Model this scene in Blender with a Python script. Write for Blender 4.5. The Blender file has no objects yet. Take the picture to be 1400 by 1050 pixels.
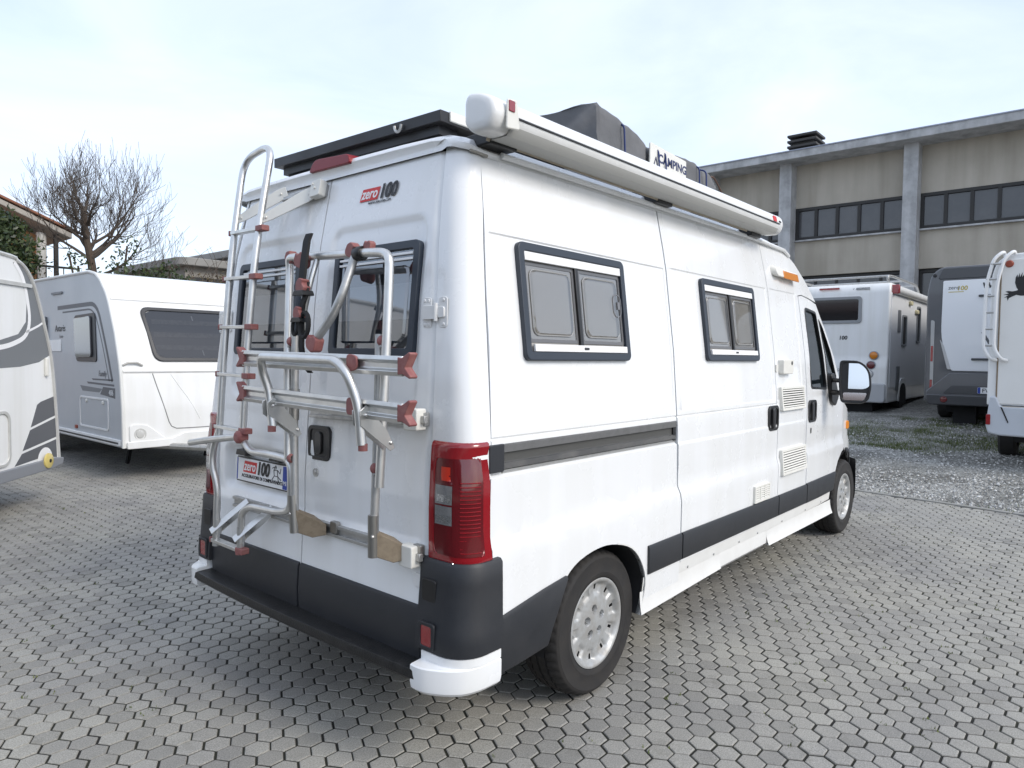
import bpy, bmesh, math, random
from mathutils import Vector, Matrix
random.seed(11)
SC = bpy.context.scene
COL = SC.collection
# ---------------------------------------------------------------- camera
cam_d = bpy.data.cameras.new('camera'); cam = bpy.data.objects.new('camera', cam_d); COL.objects.link(cam)
cam_d.sensor_width = 36.0; cam_d.lens = 954.76/1400*36.0; cam_d.clip_start = .05; cam_d.clip_end = 900
_d = Vector((0.75907304, 0.64971644, -0.04094717)); _r = Vector((0.6505791, -0.75934992, 0.01159853)); _u = Vector((0.02355748, 0.03544351, 0.99909399))
M = Matrix.Identity(4)
for i in range(3):
    M[i][0] = _r[i]; M[i][1] = _u[i]; M[i][2] = -_d[i]
M.translation = (-1.7652, -2.7265, 1.5725)
cam.matrix_world = M
SC.camera = cam
SC.render.resolution_x = 1024; SC.render.resolution_y = 768
# ---------------------------------------------------------------- sky, sun, exposure
SUN_EL = math.radians(36); SUN_H = Vector((.12, -.993))
SUN_ROT = math.atan2(SUN_H.x, SUN_H.y)
W = bpy.data.worlds.new('World'); SC.world = W; W.use_nodes = True
nt = W.node_tree; nt.nodes.clear()
out = nt.nodes.new('ShaderNodeOutputWorld'); bg = nt.nodes.new('ShaderNodeBackground'); bg.inputs[1].default_value = .15
sky = nt.nodes.new('ShaderNodeTexSky'); sky.sky_type = 'NISHITA'; sky.sun_disc = False
sky.sun_elevation = SUN_EL; sky.sun_rotation = SUN_ROT; sky.air_density = 1.0; sky.dust_density = 1.6; sky.ozone_density = 1.2
tc = nt.nodes.new('ShaderNodeTexCoord')
mp = nt.nodes.new('ShaderNodeMapping'); mp.inputs['Scale'].default_value = (1.1, 1.5, 4.2); mp.inputs['Rotation'].default_value = (0, .12, .5)
nz = nt.nodes.new('ShaderNodeTexNoise'); nz.inputs['Scale'].default_value = 1.5; nz.inputs['Detail'].default_value = 8; nz.inputs['Roughness'].default_value = .55; nz.inputs['Distortion'].default_value = .6
rp = nt.nodes.new('ShaderNodeValToRGB'); rp.color_ramp.elements[0].position = .34; rp.color_ramp.elements[1].position = .72
rp.color_ramp.elements[0].color = (.52, .52, .52, 1); rp.color_ramp.elements[1].color = (.93, .93, .93, 1)
mx = nt.nodes.new('ShaderNodeMix'); mx.data_type = 'RGBA'
mx.inputs[7].default_value = (4.5, 4.98, 5.9, 1)
nt.links.new(tc.outputs['Generated'], mp.inputs[0]); nt.links.new(mp.outputs[0], nz.inputs[0]); nt.links.new(nz.outputs[0], rp.inputs[0])
nt.links.new(rp.outputs[0], mx.inputs[0]); nt.links.new(sky.outputs[0], mx.inputs[6]); nt.links.new(mx.outputs[2], bg.inputs[0]); nt.links.new(bg.outputs[0], out.inputs[0])
sun_d = bpy.data.lights.new('sun', 'SUN'); sun = bpy.data.objects.new('sun', sun_d); COL.objects.link(sun)
sun_d.energy = 1.3; sun_d.angle = math.radians(22); sun_d.color = (1.0, .945, .86)
S3 = Vector((SUN_H.x*math.cos(SUN_EL), SUN_H.y*math.cos(SUN_EL), math.sin(SUN_EL))).normalized()
sun.rotation_euler = S3.to_track_quat('Z', 'Y').to_euler()
sun.location = S3*40
SC.view_settings.view_transform = 'Standard'; SC.view_settings.look = 'None'; SC.view_settings.exposure = 0.66; SC.view_settings.gamma = 1.0
SC.view_settings.use_curve_mapping = False
# ---------------------------------------------------------------- materials
MATS = {}
def principled(name, col, rough=.5, metal=0.0, coat=0.0, spec=.5, noise=None, bump=None, coat_rough=.05):
    """noise=(scale, amount, dark colour) mixes in wear; bump=(scale, strength)"""
    if name in MATS: return MATS[name]
    m = bpy.data.materials.new(name); m.use_nodes = True; t = m.node_tree; b = t.nodes['Principled BSDF']
    b.inputs['Base Color'].default_value = (*col, 1); b.inputs['Roughness'].default_value = rough; b.inputs['Metallic'].default_value = metal
    b.inputs['Coat Weight'].default_value = coat; b.inputs['Coat Roughness'].default_value = coat_rough; b.inputs['Specular IOR Level'].default_value = spec
    if noise or bump:
        g = t.nodes.new('ShaderNodeNewGeometry')
    if noise:
        n = t.nodes.new('ShaderNodeTexNoise'); n.inputs['Scale'].default_value = noise[0]; n.inputs['Detail'].default_value = 7; n.inputs['Roughness'].default_value = .62
        r = t.nodes.new('ShaderNodeValToRGB'); r.color_ramp.elements[0].position = .42; r.color_ramp.elements[1].position = .75
        mu = t.nodes.new('ShaderNodeMath'); mu.operation = 'MULTIPLY'; mu.inputs[1].default_value = noise[1]
        x = t.nodes.new('ShaderNodeMix'); x.data_type = 'RGBA'; x.inputs[6].default_value = (*col, 1); x.inputs[7].default_value = (*noise[2], 1)
        t.links.new(g.outputs['Position'], n.inputs['Vector']); t.links.new(n.outputs[0], r.inputs[0]); t.links.new(r.outputs[0], mu.inputs[0]); t.links.new(mu.outputs[0], x.inputs[0]); t.links.new(x.outputs[2], b.inputs['Base Color'])
        ra = t.nodes.new('ShaderNodeMath'); ra.operation = 'MULTIPLY_ADD'; ra.inputs[1].default_value = noise[1]*.35; ra.inputs[2].default_value = rough
        t.links.new(r.outputs[0], ra.inputs[0]); t.links.new(ra.outputs[0], b.inputs['Roughness'])
    if bump:
        n2 = t.nodes.new('ShaderNodeTexNoise'); n2.inputs['Scale'].default_value = bump[0]; n2.inputs['Detail'].default_value = 4
        bu = t.nodes.new('ShaderNodeBump'); bu.inputs['Strength'].default_value = bump[1]; bu.inputs['Distance'].default_value = .01
        t.links.new(g.outputs['Position'], n2.inputs['Vector']); t.links.new(n2.outputs[0], bu.inputs['Height']); t.links.new(bu.outputs[0], b.inputs['Normal'])
    MATS[name] = m
    return m
def glass(name, tint, rough=.02, refl=.5, body=None, opaque=0.0):
    """thin pane: tinted see-through mixed with a Fresnel mirror, optionally a milky body"""
    if name in MATS: return MATS[name]
    m = bpy.data.materials.new(name); m.use_nodes = True; t = m.node_tree; t.nodes.clear()
    o = t.nodes.new('ShaderNodeOutputMaterial'); tr = t.nodes.new('ShaderNodeBsdfTransparent'); tr.inputs[0].default_value = (*tint, 1)
    gl = t.nodes.new('ShaderNodeBsdfGlossy'); gl.inputs['Roughness'].default_value = rough; gl.inputs[0].default_value = (.95, .97, 1, 1)
    fr = t.nodes.new('ShaderNodeFresnel'); fr.inputs[0].default_value = 1.5
    ma = t.nodes.new('ShaderNodeMath'); ma.operation = 'MULTIPLY_ADD'; ma.inputs[1].default_value = 1.0; ma.inputs[2].default_value = refl*.1; ma.use_clamp = True
    a = t.nodes.new('ShaderNodeMixShader'); t.links.new(fr.outputs[0], ma.inputs[0]); t.links.new(ma.outputs[0], a.inputs[0])
    base = tr.outputs[0]
    if body:
        di = t.nodes.new('ShaderNodeBsdfDiffuse'); di.inputs[0].default_value = (*body, 1)
        c = t.nodes.new('ShaderNodeMixShader'); c.inputs[0].default_value = opaque; t.links.new(tr.outputs[0], c.inputs[1]); t.links.new(di.outputs[0], c.inputs[2]); base = c.outputs[0]
    t.links.new(base, a.inputs[1]); t.links.new(gl.outputs[0], a.inputs[2]); t.links.new(a.outputs[0], o.inputs[0])
    MATS[name] = m
    return m
PAINT = principled('white_paint', (.82, .83, .835), .26, coat=.6, noise=(1.7, .13, (.64, .64, .62)))
def streaks(m, lo, sc=(7, 7, .35)):
    t = m.node_tree; b = t.nodes['Principled BSDF']; src = b.inputs['Base Color'].links[0].from_socket
    g = t.nodes.new('ShaderNodeNewGeometry'); mp_ = t.nodes.new('ShaderNodeMapping'); mp_.inputs['Scale'].default_value = sc; n = t.nodes.new('ShaderNodeTexNoise'); n.inputs['Scale'].default_value = 1.0; n.inputs['Detail'].default_value = 6
    r = t.nodes.new('ShaderNodeValToRGB'); r.color_ramp.elements[0].position = .36; r.color_ramp.elements[1].position = .58; r.color_ramp.elements[0].color = (*lo, 1); r.color_ramp.elements[1].color = (1, 1, 1, 1)
    x = t.nodes.new('ShaderNodeMix'); x.data_type = 'RGBA'; x.blend_type = 'MULTIPLY'; x.inputs[0].default_value = 1
    t.links.new(g.outputs['Position'], mp_.inputs[0]); t.links.new(mp_.outputs[0], n.inputs['Vector']); t.links.new(n.outputs[0], r.inputs[0]); t.links.new(src, x.inputs[6]); t.links.new(r.outputs[0], x.inputs[7]); t.links.new(x.outputs[2], b.inputs['Base Color'])
streaks(PAINT, (.958, .955, .942))
PAINT2 = principled('white_gelcoat', (.79, .795, .79), .33, coat=.3, noise=(1.3, .16, (.58, .58, .55)))
streaks(PAINT2, (.94, .936, .92))
SILL = principled('sill_white', (.74, .74, .72), .4, noise=(3.0, .35, (.50, .48, .44)))
CREAM = principled('aged_white_plastic', (.74, .73, .68), .4, noise=(9, .25, (.52, .50, .44)))
DARKIN = principled('underbody_black', (.012, .012, .013), .8)
PLAST = principled('grey_black_bumper', (.019, .021, .0255), .46, noise=(5, .40, (.040, .040, .041)), bump=(260, .06))
STEP = principled('step_black', (.0045, .005, .006), .40, noise=(22, .3, (.045, .043, .04)), bump=(140, .25))
SLATE = principled('slate_window_frame', (.026, .035, .050), .42)
BLACK = principled('black_plastic', (.012, .012, .013), .38)
RUBBER = principled('tyre_rubber', (.017, .016, .016), .72, noise=(14, .5, (.045, .040, .034)))
HUB = principled('hub_silver', (.44, .45, .45), .40, metal=.35, noise=(14, .7, (.24, .21, .17)))
ALU = principled('brushed_aluminium', (.66, .66, .645), .30, metal=.85, noise=(16, .35, (.42, .41, .39)))
ALUD = principled('dull_aluminium', (.50, .50, .49), .42, metal=.8, noise=(20, .5, (.30, .29, .27)))
STEEL = principled('sleeve_steel', (.36, .35, .33), .38, metal=.9)
CHROME = principled('chrome', (.8, .8, .8), .06, metal=1.0)
REDP = principled('faded_red_plastic', (.25, .085, .08), .55, noise=(30, .7, (.36, .19, .17)))
STRAP = principled('black_strap', (.010, .010, .011), .75)
WOOD = principled('weathered_wood', (.215, .175, .125), .8, noise=(40, .7, (.14, .11, .08)))
REDLENS = principled('red_lens', (.26, .006, .012), .14, coat=1.0, noise=(9, .25, (.16, .004, .008)))
REDDARK = principled('red_lens_dark', (.11, .004, .008), .12, coat=1.0)
REDHOT = principled('red_lens_bright', (.55, .03, .012), .15, coat=1.0)
AMBER = principled('amber_lens', (.62, .20, .008), .25, coat=.5)
CLEARL = principled('clear_lamp_reflector', (.55, .56, .57), .12, metal=.8, noise=(90, 1.0, (.10, .10, .11)))
GREYM = principled('rail_grey', (.20, .20, .20), .42, metal=.4, noise=(12, .5, (.10, .10, .10)))
BLIND = principled('beige_blind', (.36, .348, .33), .7)
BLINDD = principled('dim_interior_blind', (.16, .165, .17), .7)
SOLAR = principled('solar_dark', (.010, .010, .012), .4, noise=(6, .4, (.03, .028, .025)))
WPRINT = principled('print_white', (.82, .82, .82), .45)
RPRINT = principled('print_red', (.60, .02, .02), .45)
KPRINT = principled('print_black', (.010, .010, .011), .45)
BPRINT = principled('print_blue', (.015, .05, .32), .45)
GPRINT = principled('print_gold', (.50, .40, .10), .4)
PANE = glass('acrylic_pane', (.80, .80, .79), .03, .9, (.30, .295, .285), .15)
PANED = glass('smoked_acrylic_pane', (.50, .52, .55), .03, 1.6)
CABGL = glass('cab_glass', (.62, .72, .70), .01, .6)
DARKGL = glass('dark_van_glass', (.16, .17, .18), .02, .5)
# ---------------------------------------------------------------- mesh helpers
def setp(o, label=None, cat=None, group=None, kind=None):
    if label: o['label'] = label
    if cat: o['category'] = cat
    if group: o['group'] = group
    if kind: o['kind'] = kind
    return o
def thing(name, label, cat, loc, group=None):
    o = bpy.data.objects.new(name, None); COL.objects.link(o); o.location = loc; o.empty_display_size = .2
    return setp(o, label, cat, group)
def wpos(o):
    p = Vector((0, 0, 0))
    while o is not None:
        p += o.location; o = o.parent
    return p
class Fr:
    """local frame: origin o, axes u v n"""
    def __init__(s, o, u, v, n=None):
        s.o = Vector(o); s.u = Vector(u).normalized(); s.v = Vector(v).normalized(); s.n = Vector(n).normalized() if n else s.u.cross(s.v).normalized()
    def __call__(s, a, b, c=0.0): return s.o + s.u*a + s.v*b + s.n*c
WORLD = Fr((0, 0, 0), (1, 0, 0), (0, 1, 0), (0, 0, 1))
def rrect(w, h, r, n=5, cx=0, cy=0):
    r = min(r, w/2-1e-4, h/2-1e-4); P = []
    for k, (sx, sy) in enumerate(((1, 1), (-1, 1), (-1, -1), (1, -1))):
        for i in range(n+1):
            a = math.pi/2*(k + i/n)
            P.append((cx+sx*(w/2-r)+r*math.cos(a), cy+sy*(h/2-r)+r*math.sin(a)))
    return P
def rpoly(pts, r, n=4):
    """round the corners of a polygon (2D or 3D)"""
    P = []; N = len(pts); dim = len(pts[0])
    for i in range(N):
        p = Vector(pts[i]); a = Vector(pts[i-1])-p; b = Vector(pts[(i+1) % N])-p
        rr = r[i] if isinstance(r, (list, tuple)) else r
        k = min(rr, a.length*.48, b.length*.48); s = p+a.normalized()*k; e = p+b.normalized()*k
        if k < 1e-5: P.append(tuple(p)); continue
        for j in range(n+1):
            t = j/n; P.append(tuple(s*(1-t)**2+p*(2*t*(1-t))+e*t*t))
    return P
def fillet(pts, r, n=6):
    P = [Vector(pts[0])]
    for i in range(1, len(pts)-1):
        p = Vector(pts[i]); a = Vector(pts[i-1])-p; b = Vector(pts[i+1])-p; k = min(r, a.length*.48, b.length*.48)
        s = p+a.normalized()*k; e = p+b.normalized()*k
        for j in range(n+1):
            t = j/n; P.append(s*(1-t)**2+p*(2*t*(1-t))+e*t*t)
    P.append(Vector(pts[-1])); return P
class MB:
    def __init__(s): s.v = []; s.f = []; s.mi = []; s.cur = 0
    def add(s, V, F):
        k = len(s.v); s.v += [tuple(p) for p in V]; s.f += [tuple(i+k for i in f) for f in F]; s.mi += [s.cur]*len(F); return s
    def box(s, c, d, fr=WORLD):
        a, b, e = d[0]/2, d[1]/2, d[2]/2
        V = [fr(c[0]+x*a, c[1]+y*b, c[2]+z*e) for z in (-1, 1) for y in (-1, 1) for x in (-1, 1)]
        return s.add(V, [(0, 2, 3, 1), (4, 5, 7, 6), (0, 1, 5, 4), (2, 6, 7, 3), (0, 4, 6, 2), (1, 3, 7, 5)])
    def prism(s, poly, z0, z1, fr=WORLD, taper=None):
        n = len(poly); top = taper or poly
        V = [fr(p[0], p[1], z0) for p in poly]+[fr(p[0], p[1], z1) for p in top]
        return s.add(V, [tuple(range(n-1, -1, -1)), tuple(range(n, 2*n))]+[(i, (i+1) % n, n+(i+1) % n, n+i) for i in range(n)])
    def ring(s, outer, inner, z0, z1, fr=WORLD):
        n = len(outer)
        V = [fr(*p, z0) for p in outer]+[fr(*p, z1) for p in outer]+[fr(*p, z1) for p in inner]+[fr(*p, z0) for p in inner]
        F = []
        for i in range(n):
            j = (i+1) % n
            F += [(i, j, n+j, n+i), (n+i, n+j, 2*n+j, 2*n+i), (2*n+i, 2*n+j, 3*n+j, 3*n+i), (3*n+i, 3*n+j, j, i)]
        return s.add(V, F)
    def flat(s, poly, z, fr=WORLD): return s.add([fr(p[0], p[1], z) for p in poly], [tuple(range(len(poly)))])
    def tube(s, path, r, seg=10, cap=True, closed=False):
        P = [Vector(p) for p in path]; n = len(P); V = []; t0 = None; nrm = None
        R = r if isinstance(r, (list, tuple)) else [r]*n
        for i in range(n):
            a = P[(i-1) % n] if (closed or i) else P[i]; b = P[(i+1) % n] if (closed or i < n-1) else P[i]
            t = (b-a).normalized()
            if nrm is None:
                nrm = t.orthogonal().normalized()
            else:
                nrm = (nrm - t*nrm.dot(t)); nrm = nrm.normalized() if nrm.length > 1e-6 else t.orthogonal().normalized()
            bn = t.cross(nrm)
            for k in range(seg):
                an = 2*math.pi*k/seg; V.append(P[i]+(nrm*math.cos(an)+bn*math.sin(an))*R[i])
        F = []
        for i in range(n if closed else n-1):
            for k in range(seg):
                a = i*seg+k; b = i*seg+(k+1) % seg; c = ((i+1) % n)*seg+(k+1) % seg; d = ((i+1) % n)*seg+k; F.append((a, b, c, d))
        if cap and not closed: F += [tuple(range(seg-1, -1, -1)), tuple(range((n-1)*seg, n*seg))]
        return s.add(V, F)
    def cyl(s, a, b, r, seg=14, r2=None): return s.tube([a, b], [r, r if r2 is None else r2], seg)
    def lathe(s, prof, fr, seg=32, a0=0, a1=2*math.pi):
        """prof (radius, height along n)"""
        full = abs(a1-a0-2*math.pi) < 1e-6; m = seg if full else seg+1; V = []; n = len(prof)
        for k in range(m):
            a = a0+(a1-a0)*k/seg; c, q = math.cos(a), math.sin(a)
            V += [fr(r*c, r*q, h) for r, h in prof]
        F = []
        for k in range(seg):
            k2 = (k+1) % m
            for i in range(n-1): F.append((k*n+i, k2*n+i, k2*n+i+1, k*n+i+1))
        return s.add(V, F)
    def loft(s, secs, closed=True, cap=True):
        n = len(secs[0]); V = [p for q in secs for p in q]; F = []
        for i in range(len(secs)-1):
            for k in range(n if closed else n-1): F.append((i*n+k, i*n+(k+1) % n, (i+1)*n+(k+1) % n, (i+1)*n+k))
        if cap and closed: F += [tuple(range(n-1, -1, -1)), tuple(range((len(secs)-1)*n, len(secs)*n))]
        return s.add(V, F)
    def sheet(s, rows): return s.loft(rows, closed=False, cap=False)
    def build(s, name, mat, parent=None, bevel=0, angle=35, smooth=True, seg=2, recalc=True, shift=None):
        me = bpy.data.meshes.new(name); sh = wpos(parent) if parent is not None else Vector((0, 0, 0))
        if shift is not None: sh = sh+Vector(shift)
        me.from_pydata([tuple(Vector(v)-sh) for v in s.v], [], s.f)
        for m in (mat if isinstance(mat, (list, tuple)) else [mat]): me.materials.append(m)
        if len(me.materials) > 1: me.polygons.foreach_set('material_index', s.mi)
        if recalc:
            bm = bmesh.new(); bm.from_mesh(me); bmesh.ops.remove_doubles(bm, verts=bm.verts, dist=1e-5); bmesh.ops.recalc_face_normals(bm, faces=bm.faces); bm.to_mesh(me); bm.free()
        if smooth:
            me.shade_smooth(); me.set_sharp_from_angle(angle=math.radians(angle))
        o = bpy.data.objects.new(name, me); COL.objects.link(o)
        if parent is not None: o.parent = parent
        if shift is not None: o.location = Vector(shift)
        if bevel:
            b = o.modifiers.new('bevel', 'BEVEL'); b.width = bevel; b.segments = seg; b.limit_method = 'ANGLE'; b.angle_limit = math.radians(38)
        return o
def dup(o, parent=None, loc=None, rot=None, label=None):
    c = o.copy(); COL.objects.link(c); c.parent = parent
    if loc is not None: c.location = loc
    if rot is not None: c.rotation_euler = rot
    if label: c['label'] = label
    for ch in list(o.children): dup(ch, c)
    return c
def interp(x, xs, ys):
    if x <= xs[0]: return ys[0]
    for i in range(1, len(xs)):
        if x <= xs[i]:
            t = (x-xs[i-1])/(xs[i]-xs[i-1]); return ys[i-1]+(ys[i]-ys[i-1])*t
    return ys[-1]
def sst(a, b, x):
    t = min(1, max(0, (x-a)/(b-a))); return t*t*(3-2*t)
def text(name, body, fr, size, mat, parent, shear=0.0, offset=0.0, ext=.0006, align='LEFT', sx=1.0, space=1.0):
    c = bpy.data.curves.new(name, 'FONT'); c.body = body; c.size = size; c.shear = shear; c.offset = offset; c.extrude = ext; c.align_x = align; c.resolution_u = 3; c.space_character = space
    t = bpy.data.objects.new(name, c); COL.objects.link(t)
    dg = bpy.context.evaluated_depsgraph_get(); me = bpy.data.meshes.new_from_object(t.evaluated_get(dg))
    bpy.data.objects.remove(t); bpy.data.curves.remove(c)
    sh = wpos(parent) if parent is not None else Vector((0, 0, 0))
    for v in me.vertices: v.co = fr(v.co.x*sx, v.co.y, v.co.z+ext)-sh
    me.materials.clear(); me.materials.append(mat)
    o = bpy.data.objects.new(name, me); COL.objects.link(o); o.parent = parent
    return o
def panel(name, outline, surf, mat, parent, gu=(), gv=(), holes=(), inward=None, depth=.02):
    """fill an outline in (u, v), cut it along grid lines, lay it on a surface and give its edges depth"""
    bm = bmesh.new(); eds = []
    for loop in [outline]+list(holes):
        vs = [bm.verts.new((p[0], p[1], 0)) for p in loop]
        eds += [bm.edges.new((vs[i], vs[(i+1) % len(vs)])) for i in range(len(vs))]
    bmesh.ops.triangle_fill(bm, use_beauty=True, use_dissolve=False, edges=eds)
    for lines, ax in ((gu, 0), (gv, 1)):
        for g in lines:
            co = [0, 0, 0]; co[ax] = g; no = [0, 0, 0]; no[ax] = 1
            bmesh.ops.bisect_plane(bm, geom=bm.verts[:]+bm.edges[:]+bm.faces[:], plane_co=co, plane_no=no, dist=1e-5)
    su = [round(g, 4) for g in gu]; sv = [round(g, 4) for g in gv]
    def on(e, ax, st):
        a, b = e.verts[0].co[ax], e.verts[1].co[ax]
        return abs(a-b) < 1e-5 and any(abs(a-g) < 2e-4 for g in st)
    dis = [e for e in bm.edges if len(e.link_faces) == 2 and not on(e, 0, su) and not on(e, 1, sv)]
    bmesh.ops.dissolve_edges(bm, edges=dis, use_verts=False)
    bnd = [e for e in bm.edges if len(e.link_faces) == 1]
    uvs = {v: (v.co.x, v.co.y) for v in bm.verts}
    r = bmesh.ops.extrude_edge_only(bm, edges=bnd); newv = [g for g in r['geom'] if isinstance(g, bmesh.types.BMVert)]
    par = wpos(parent)
    for v in newv:
        p = Vector(surf(v.co.x, v.co.y)) + Vector(inward)*depth; v.co = p-par
    for v, (a, b) in uvs.items(): v.co = Vector(surf(a, b))-par
    bmesh.ops.recalc_face_normals(bm, faces=bm.faces)
    me = bpy.data.meshes.new(name); bm.to_mesh(me); bm.free(); me.materials.append(mat); me.shade_smooth(); me.set_sharp_from_angle(angle=math.radians(32))
    o = bpy.data.objects.new(name, me); COL.objects.link(o); o.parent = parent
    return o
def rng(a, b, st):
    n = max(1, int(round((b-a)/st))); return [a+(b-a)*i/n for i in range(n+1)]
# ================================================================ THE GROUND
CP = Vector((-1.7652, -2.7265, 1.5725))
def camspace(p):
    v = Vector(p)-CP; return v.dot(_r), v.dot(_u), v.dot(_d)
def inview(p, mrg=1.12):
    x, y, z = camspace(p)
    return z > .3 and abs(x/z) < .7333*mrg and abs(y/z) < .55*mrg+.02
def kerb_x(y): return 7.26+.141*y
def gz(x, y):      # the gravel lot climbs gently behind the kerb
    return .05*max(0, x-kerb_x(y)-.25)
def node_mat(name):
    m = bpy.data.materials.new(name); m.use_nodes = True; t = m.node_tree; MATS[name] = m
    return m, t, t.nodes['Principled BSDF']
def N(t, typ, **kw):
    n = t.nodes.new(typ)
    for k, v in kw.items():
        if k.startswith('i_'): n.inputs[k[2:].replace('_', ' ')].default_value = v
        else: setattr(n, k, v)
    return n
def ramp(t, a, b, ca, cb):
    r = t.nodes.new('ShaderNodeValToRGB'); e = r.color_ramp.elements; e[0].position = a; e[1].position = b; e[0].color = (*ca, 1); e[1].color = (*cb, 1); return r
# concrete paver
PAV, t, b = node_mat('concrete_paver')
g = N(t, 'ShaderNodeNewGeometry'); at_ = N(t, 'ShaderNodeAttribute', attribute_name='rnd'); oi = N(t, 'ShaderNodeObjectInfo')
ad = N(t, 'ShaderNodeMath', operation='ADD'); frc = N(t, 'ShaderNodeMath', operation='FRACT')
t.links.new(at_.outputs['Fac'], ad.inputs[0]); t.links.new(oi.outputs['Random'], ad.inputs[1]); t.links.new(ad.outputs[0], frc.inputs[0])
r1 = ramp(t, 0, 1, (.272, .265, .246), (.338, .330, .306)); t.links.new(frc.outputs[0], r1.inputs[0])
e = r1.color_ramp.elements.new(.12); e.color = (.258, .252, .236, 1)
e = r1.color_ramp.elements.new(.5); e.color = (.304, .296, .276, 1)
n1 = N(t, 'ShaderNodeTexNoise', i_Scale=.75, i_Detail=6.0, i_Roughness=.6); t.links.new(g.outputs['Position'], n1.inputs['Vector'])
r2 = ramp(t, .36, .66, (.84, .84, .86), (1.10, 1.09, 1.04)); t.links.new(n1.outputs[0], r2.inputs[0])
m1 = N(t, 'ShaderNodeMix', data_type='RGBA', blend_type='MULTIPLY'); m1.inputs[0].default_value = 1; t.links.new(r1.outputs[0], m1.inputs[6]); t.links.new(r2.outputs[0], m1.inputs[7])
n2 = N(t, 'ShaderNodeTexNoise', i_Scale=190.0, i_Detail=5.0, i_Roughness=.75); t.links.new(g.outputs['Position'], n2.inputs['Vector'])
r3 = ramp(t, .34, .68, (.62, .62, .62), (1.36, 1.36, 1.35)); t.links.new(n2.outputs[0], r3.inputs[0])
m2 = N(t, 'ShaderNodeMix', data_type='RGBA', blend_type='MULTIPLY'); m2.inputs[0].default_value = 1; t.links.new(m1.outputs[2], m2.inputs[6]); t.links.new(r3.outputs[0], m2.inputs[7])
n4 = N(t, 'ShaderNodeTexNoise', i_Scale=4.5, i_Detail=5.0, i_Roughness=.7); t.links.new(g.outputs['Position'], n4.inputs['Vector'])
r4 = ramp(t, .57, .76, (0, 0, 0), (.55, .55, .55)); t.links.new(n4.outputs[0], r4.inputs[0])
m3 = N(t, 'ShaderNodeMix', data_type='RGBA'); m3.inputs[7].default_value = (.125, .118, .095, 1); t.links.new(r4.outputs[0], m3.inputs[0]); t.links.new(m2.outputs[2], m3.inputs[6])
t.links.new(m3.outputs[2], b.inputs['Base Color']); b.inputs['Roughness'].default_value = .86; b.inputs['Specular IOR Level'].default_value = .35
bu = N(t, 'ShaderNodeBump', i_Strength=.35, i_Distance=.003); t.links.new(n2.outputs[0], bu.inputs['Height']); t.links.new(bu.outputs[0], b.inputs['Normal'])
# joint sand with moss
JNT, t, b = node_mat('joint_sand')
g = N(t, 'ShaderNodeNewGeometry'); n1 = N(t, 'ShaderNodeTexNoise', i_Scale=5.0, i_Detail=6.0); n2 = N(t, 'ShaderNodeTexNoise', i_Scale=300.0, i_Detail=2.0)
t.links.new(g.outputs['Position'], n1.inputs['Vector']); t.links.new(g.outputs['Position'], n2.inputs['Vector'])
r1 = ramp(t, .4, .7, (.013, .0125, .011), (.026, .028, .015)); t.links.new(n1.outputs[0], r1.inputs[0]); t.links.new(r1.outputs[0], b.inputs['Base Color']); b.inputs['Roughness'].default_value = .95
bu = N(t, 'ShaderNodeBump', i_Strength=.6, i_Distance=.004); t.links.new(n2.outputs[0], bu.inputs['Height']); t.links.new(bu.outputs[0], b.inputs['Normal'])
# earth for everything beyond
EARTH = principled('dry_earth', (.16, .145, .115), .95, noise=(.6, .6, (.09, .10, .05)), bump=(30, .4))
# gravel
GRV, t, b = node_mat('grey_gravel')
g = N(t, 'ShaderNodeNewGeometry'); v1 = N(t, 'ShaderNodeTexVoronoi', i_Scale=42.0); v2 = N(t, 'ShaderNodeTexNoise', i_Scale=1.1, i_Detail=6.0, i_Roughness=.65); v3 = N(t, 'ShaderNodeTexNoise', i_Scale=26.0, i_Detail=4.0)
for q in (v1, v2, v3): t.links.new(g.outputs['Position'], q.inputs['Vector'])
r1 = ramp(t, .1, .9, (.15, .148, .14), (.55, .545, .52)); t.links.new(v1.outputs['Color'], r1.inputs[0])
r2 = ramp(t, .40, .66, (.55, .55, .52), (1.1, 1.1, 1.08)); t.links.new(v2.outputs[0], r2.inputs[0])
m1 = N(t, 'ShaderNodeMix', data_type='RGBA', blend_type='MULTIPLY'); m1.inputs[0].default_value = 1; t.links.new(r1.outputs[0], m1.inputs[6]); t.links.new(r2.outputs[0], m1.inputs[7])
t.links.new(m1.outputs[2], b.inputs['Base Color']); b.inputs['Roughness'].default_value = .9
bu = N(t, 'ShaderNodeBump', i_Strength=1.0, i_Distance=.03); t.links.new(v1.outputs['Distance'], bu.inputs['Height']); t.links.new(bu.outputs[0], b.inputs['Normal'])
STONE, t, b = node_mat('gravel_stone')
at_ = N(t, 'ShaderNodeAttribute', attribute_name='rnd'); r1 = ramp(t, 0, 1, (.13, .128, .12), (.60, .595, .57)); t.links.new(at_.outputs['Fac'], r1.inputs[0]); t.links.new(r1.outputs[0], b.inputs['Base Color']); b.inputs['Roughness'].default_value = .85
GRASSM, t, b = node_mat('winter_grass')
at_ = N(t, 'ShaderNodeAttribute', attribute_name='rnd'); r1 = ramp(t, 0, 1, (.040, .068, .014), (.15, .17, .048)); t.links.new(at_.outputs['Fac'], r1.inputs[0]); t.links.new(r1.outputs[0], b.inputs['Base Color']); b.inputs['Roughness'].default_value = .8

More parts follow.
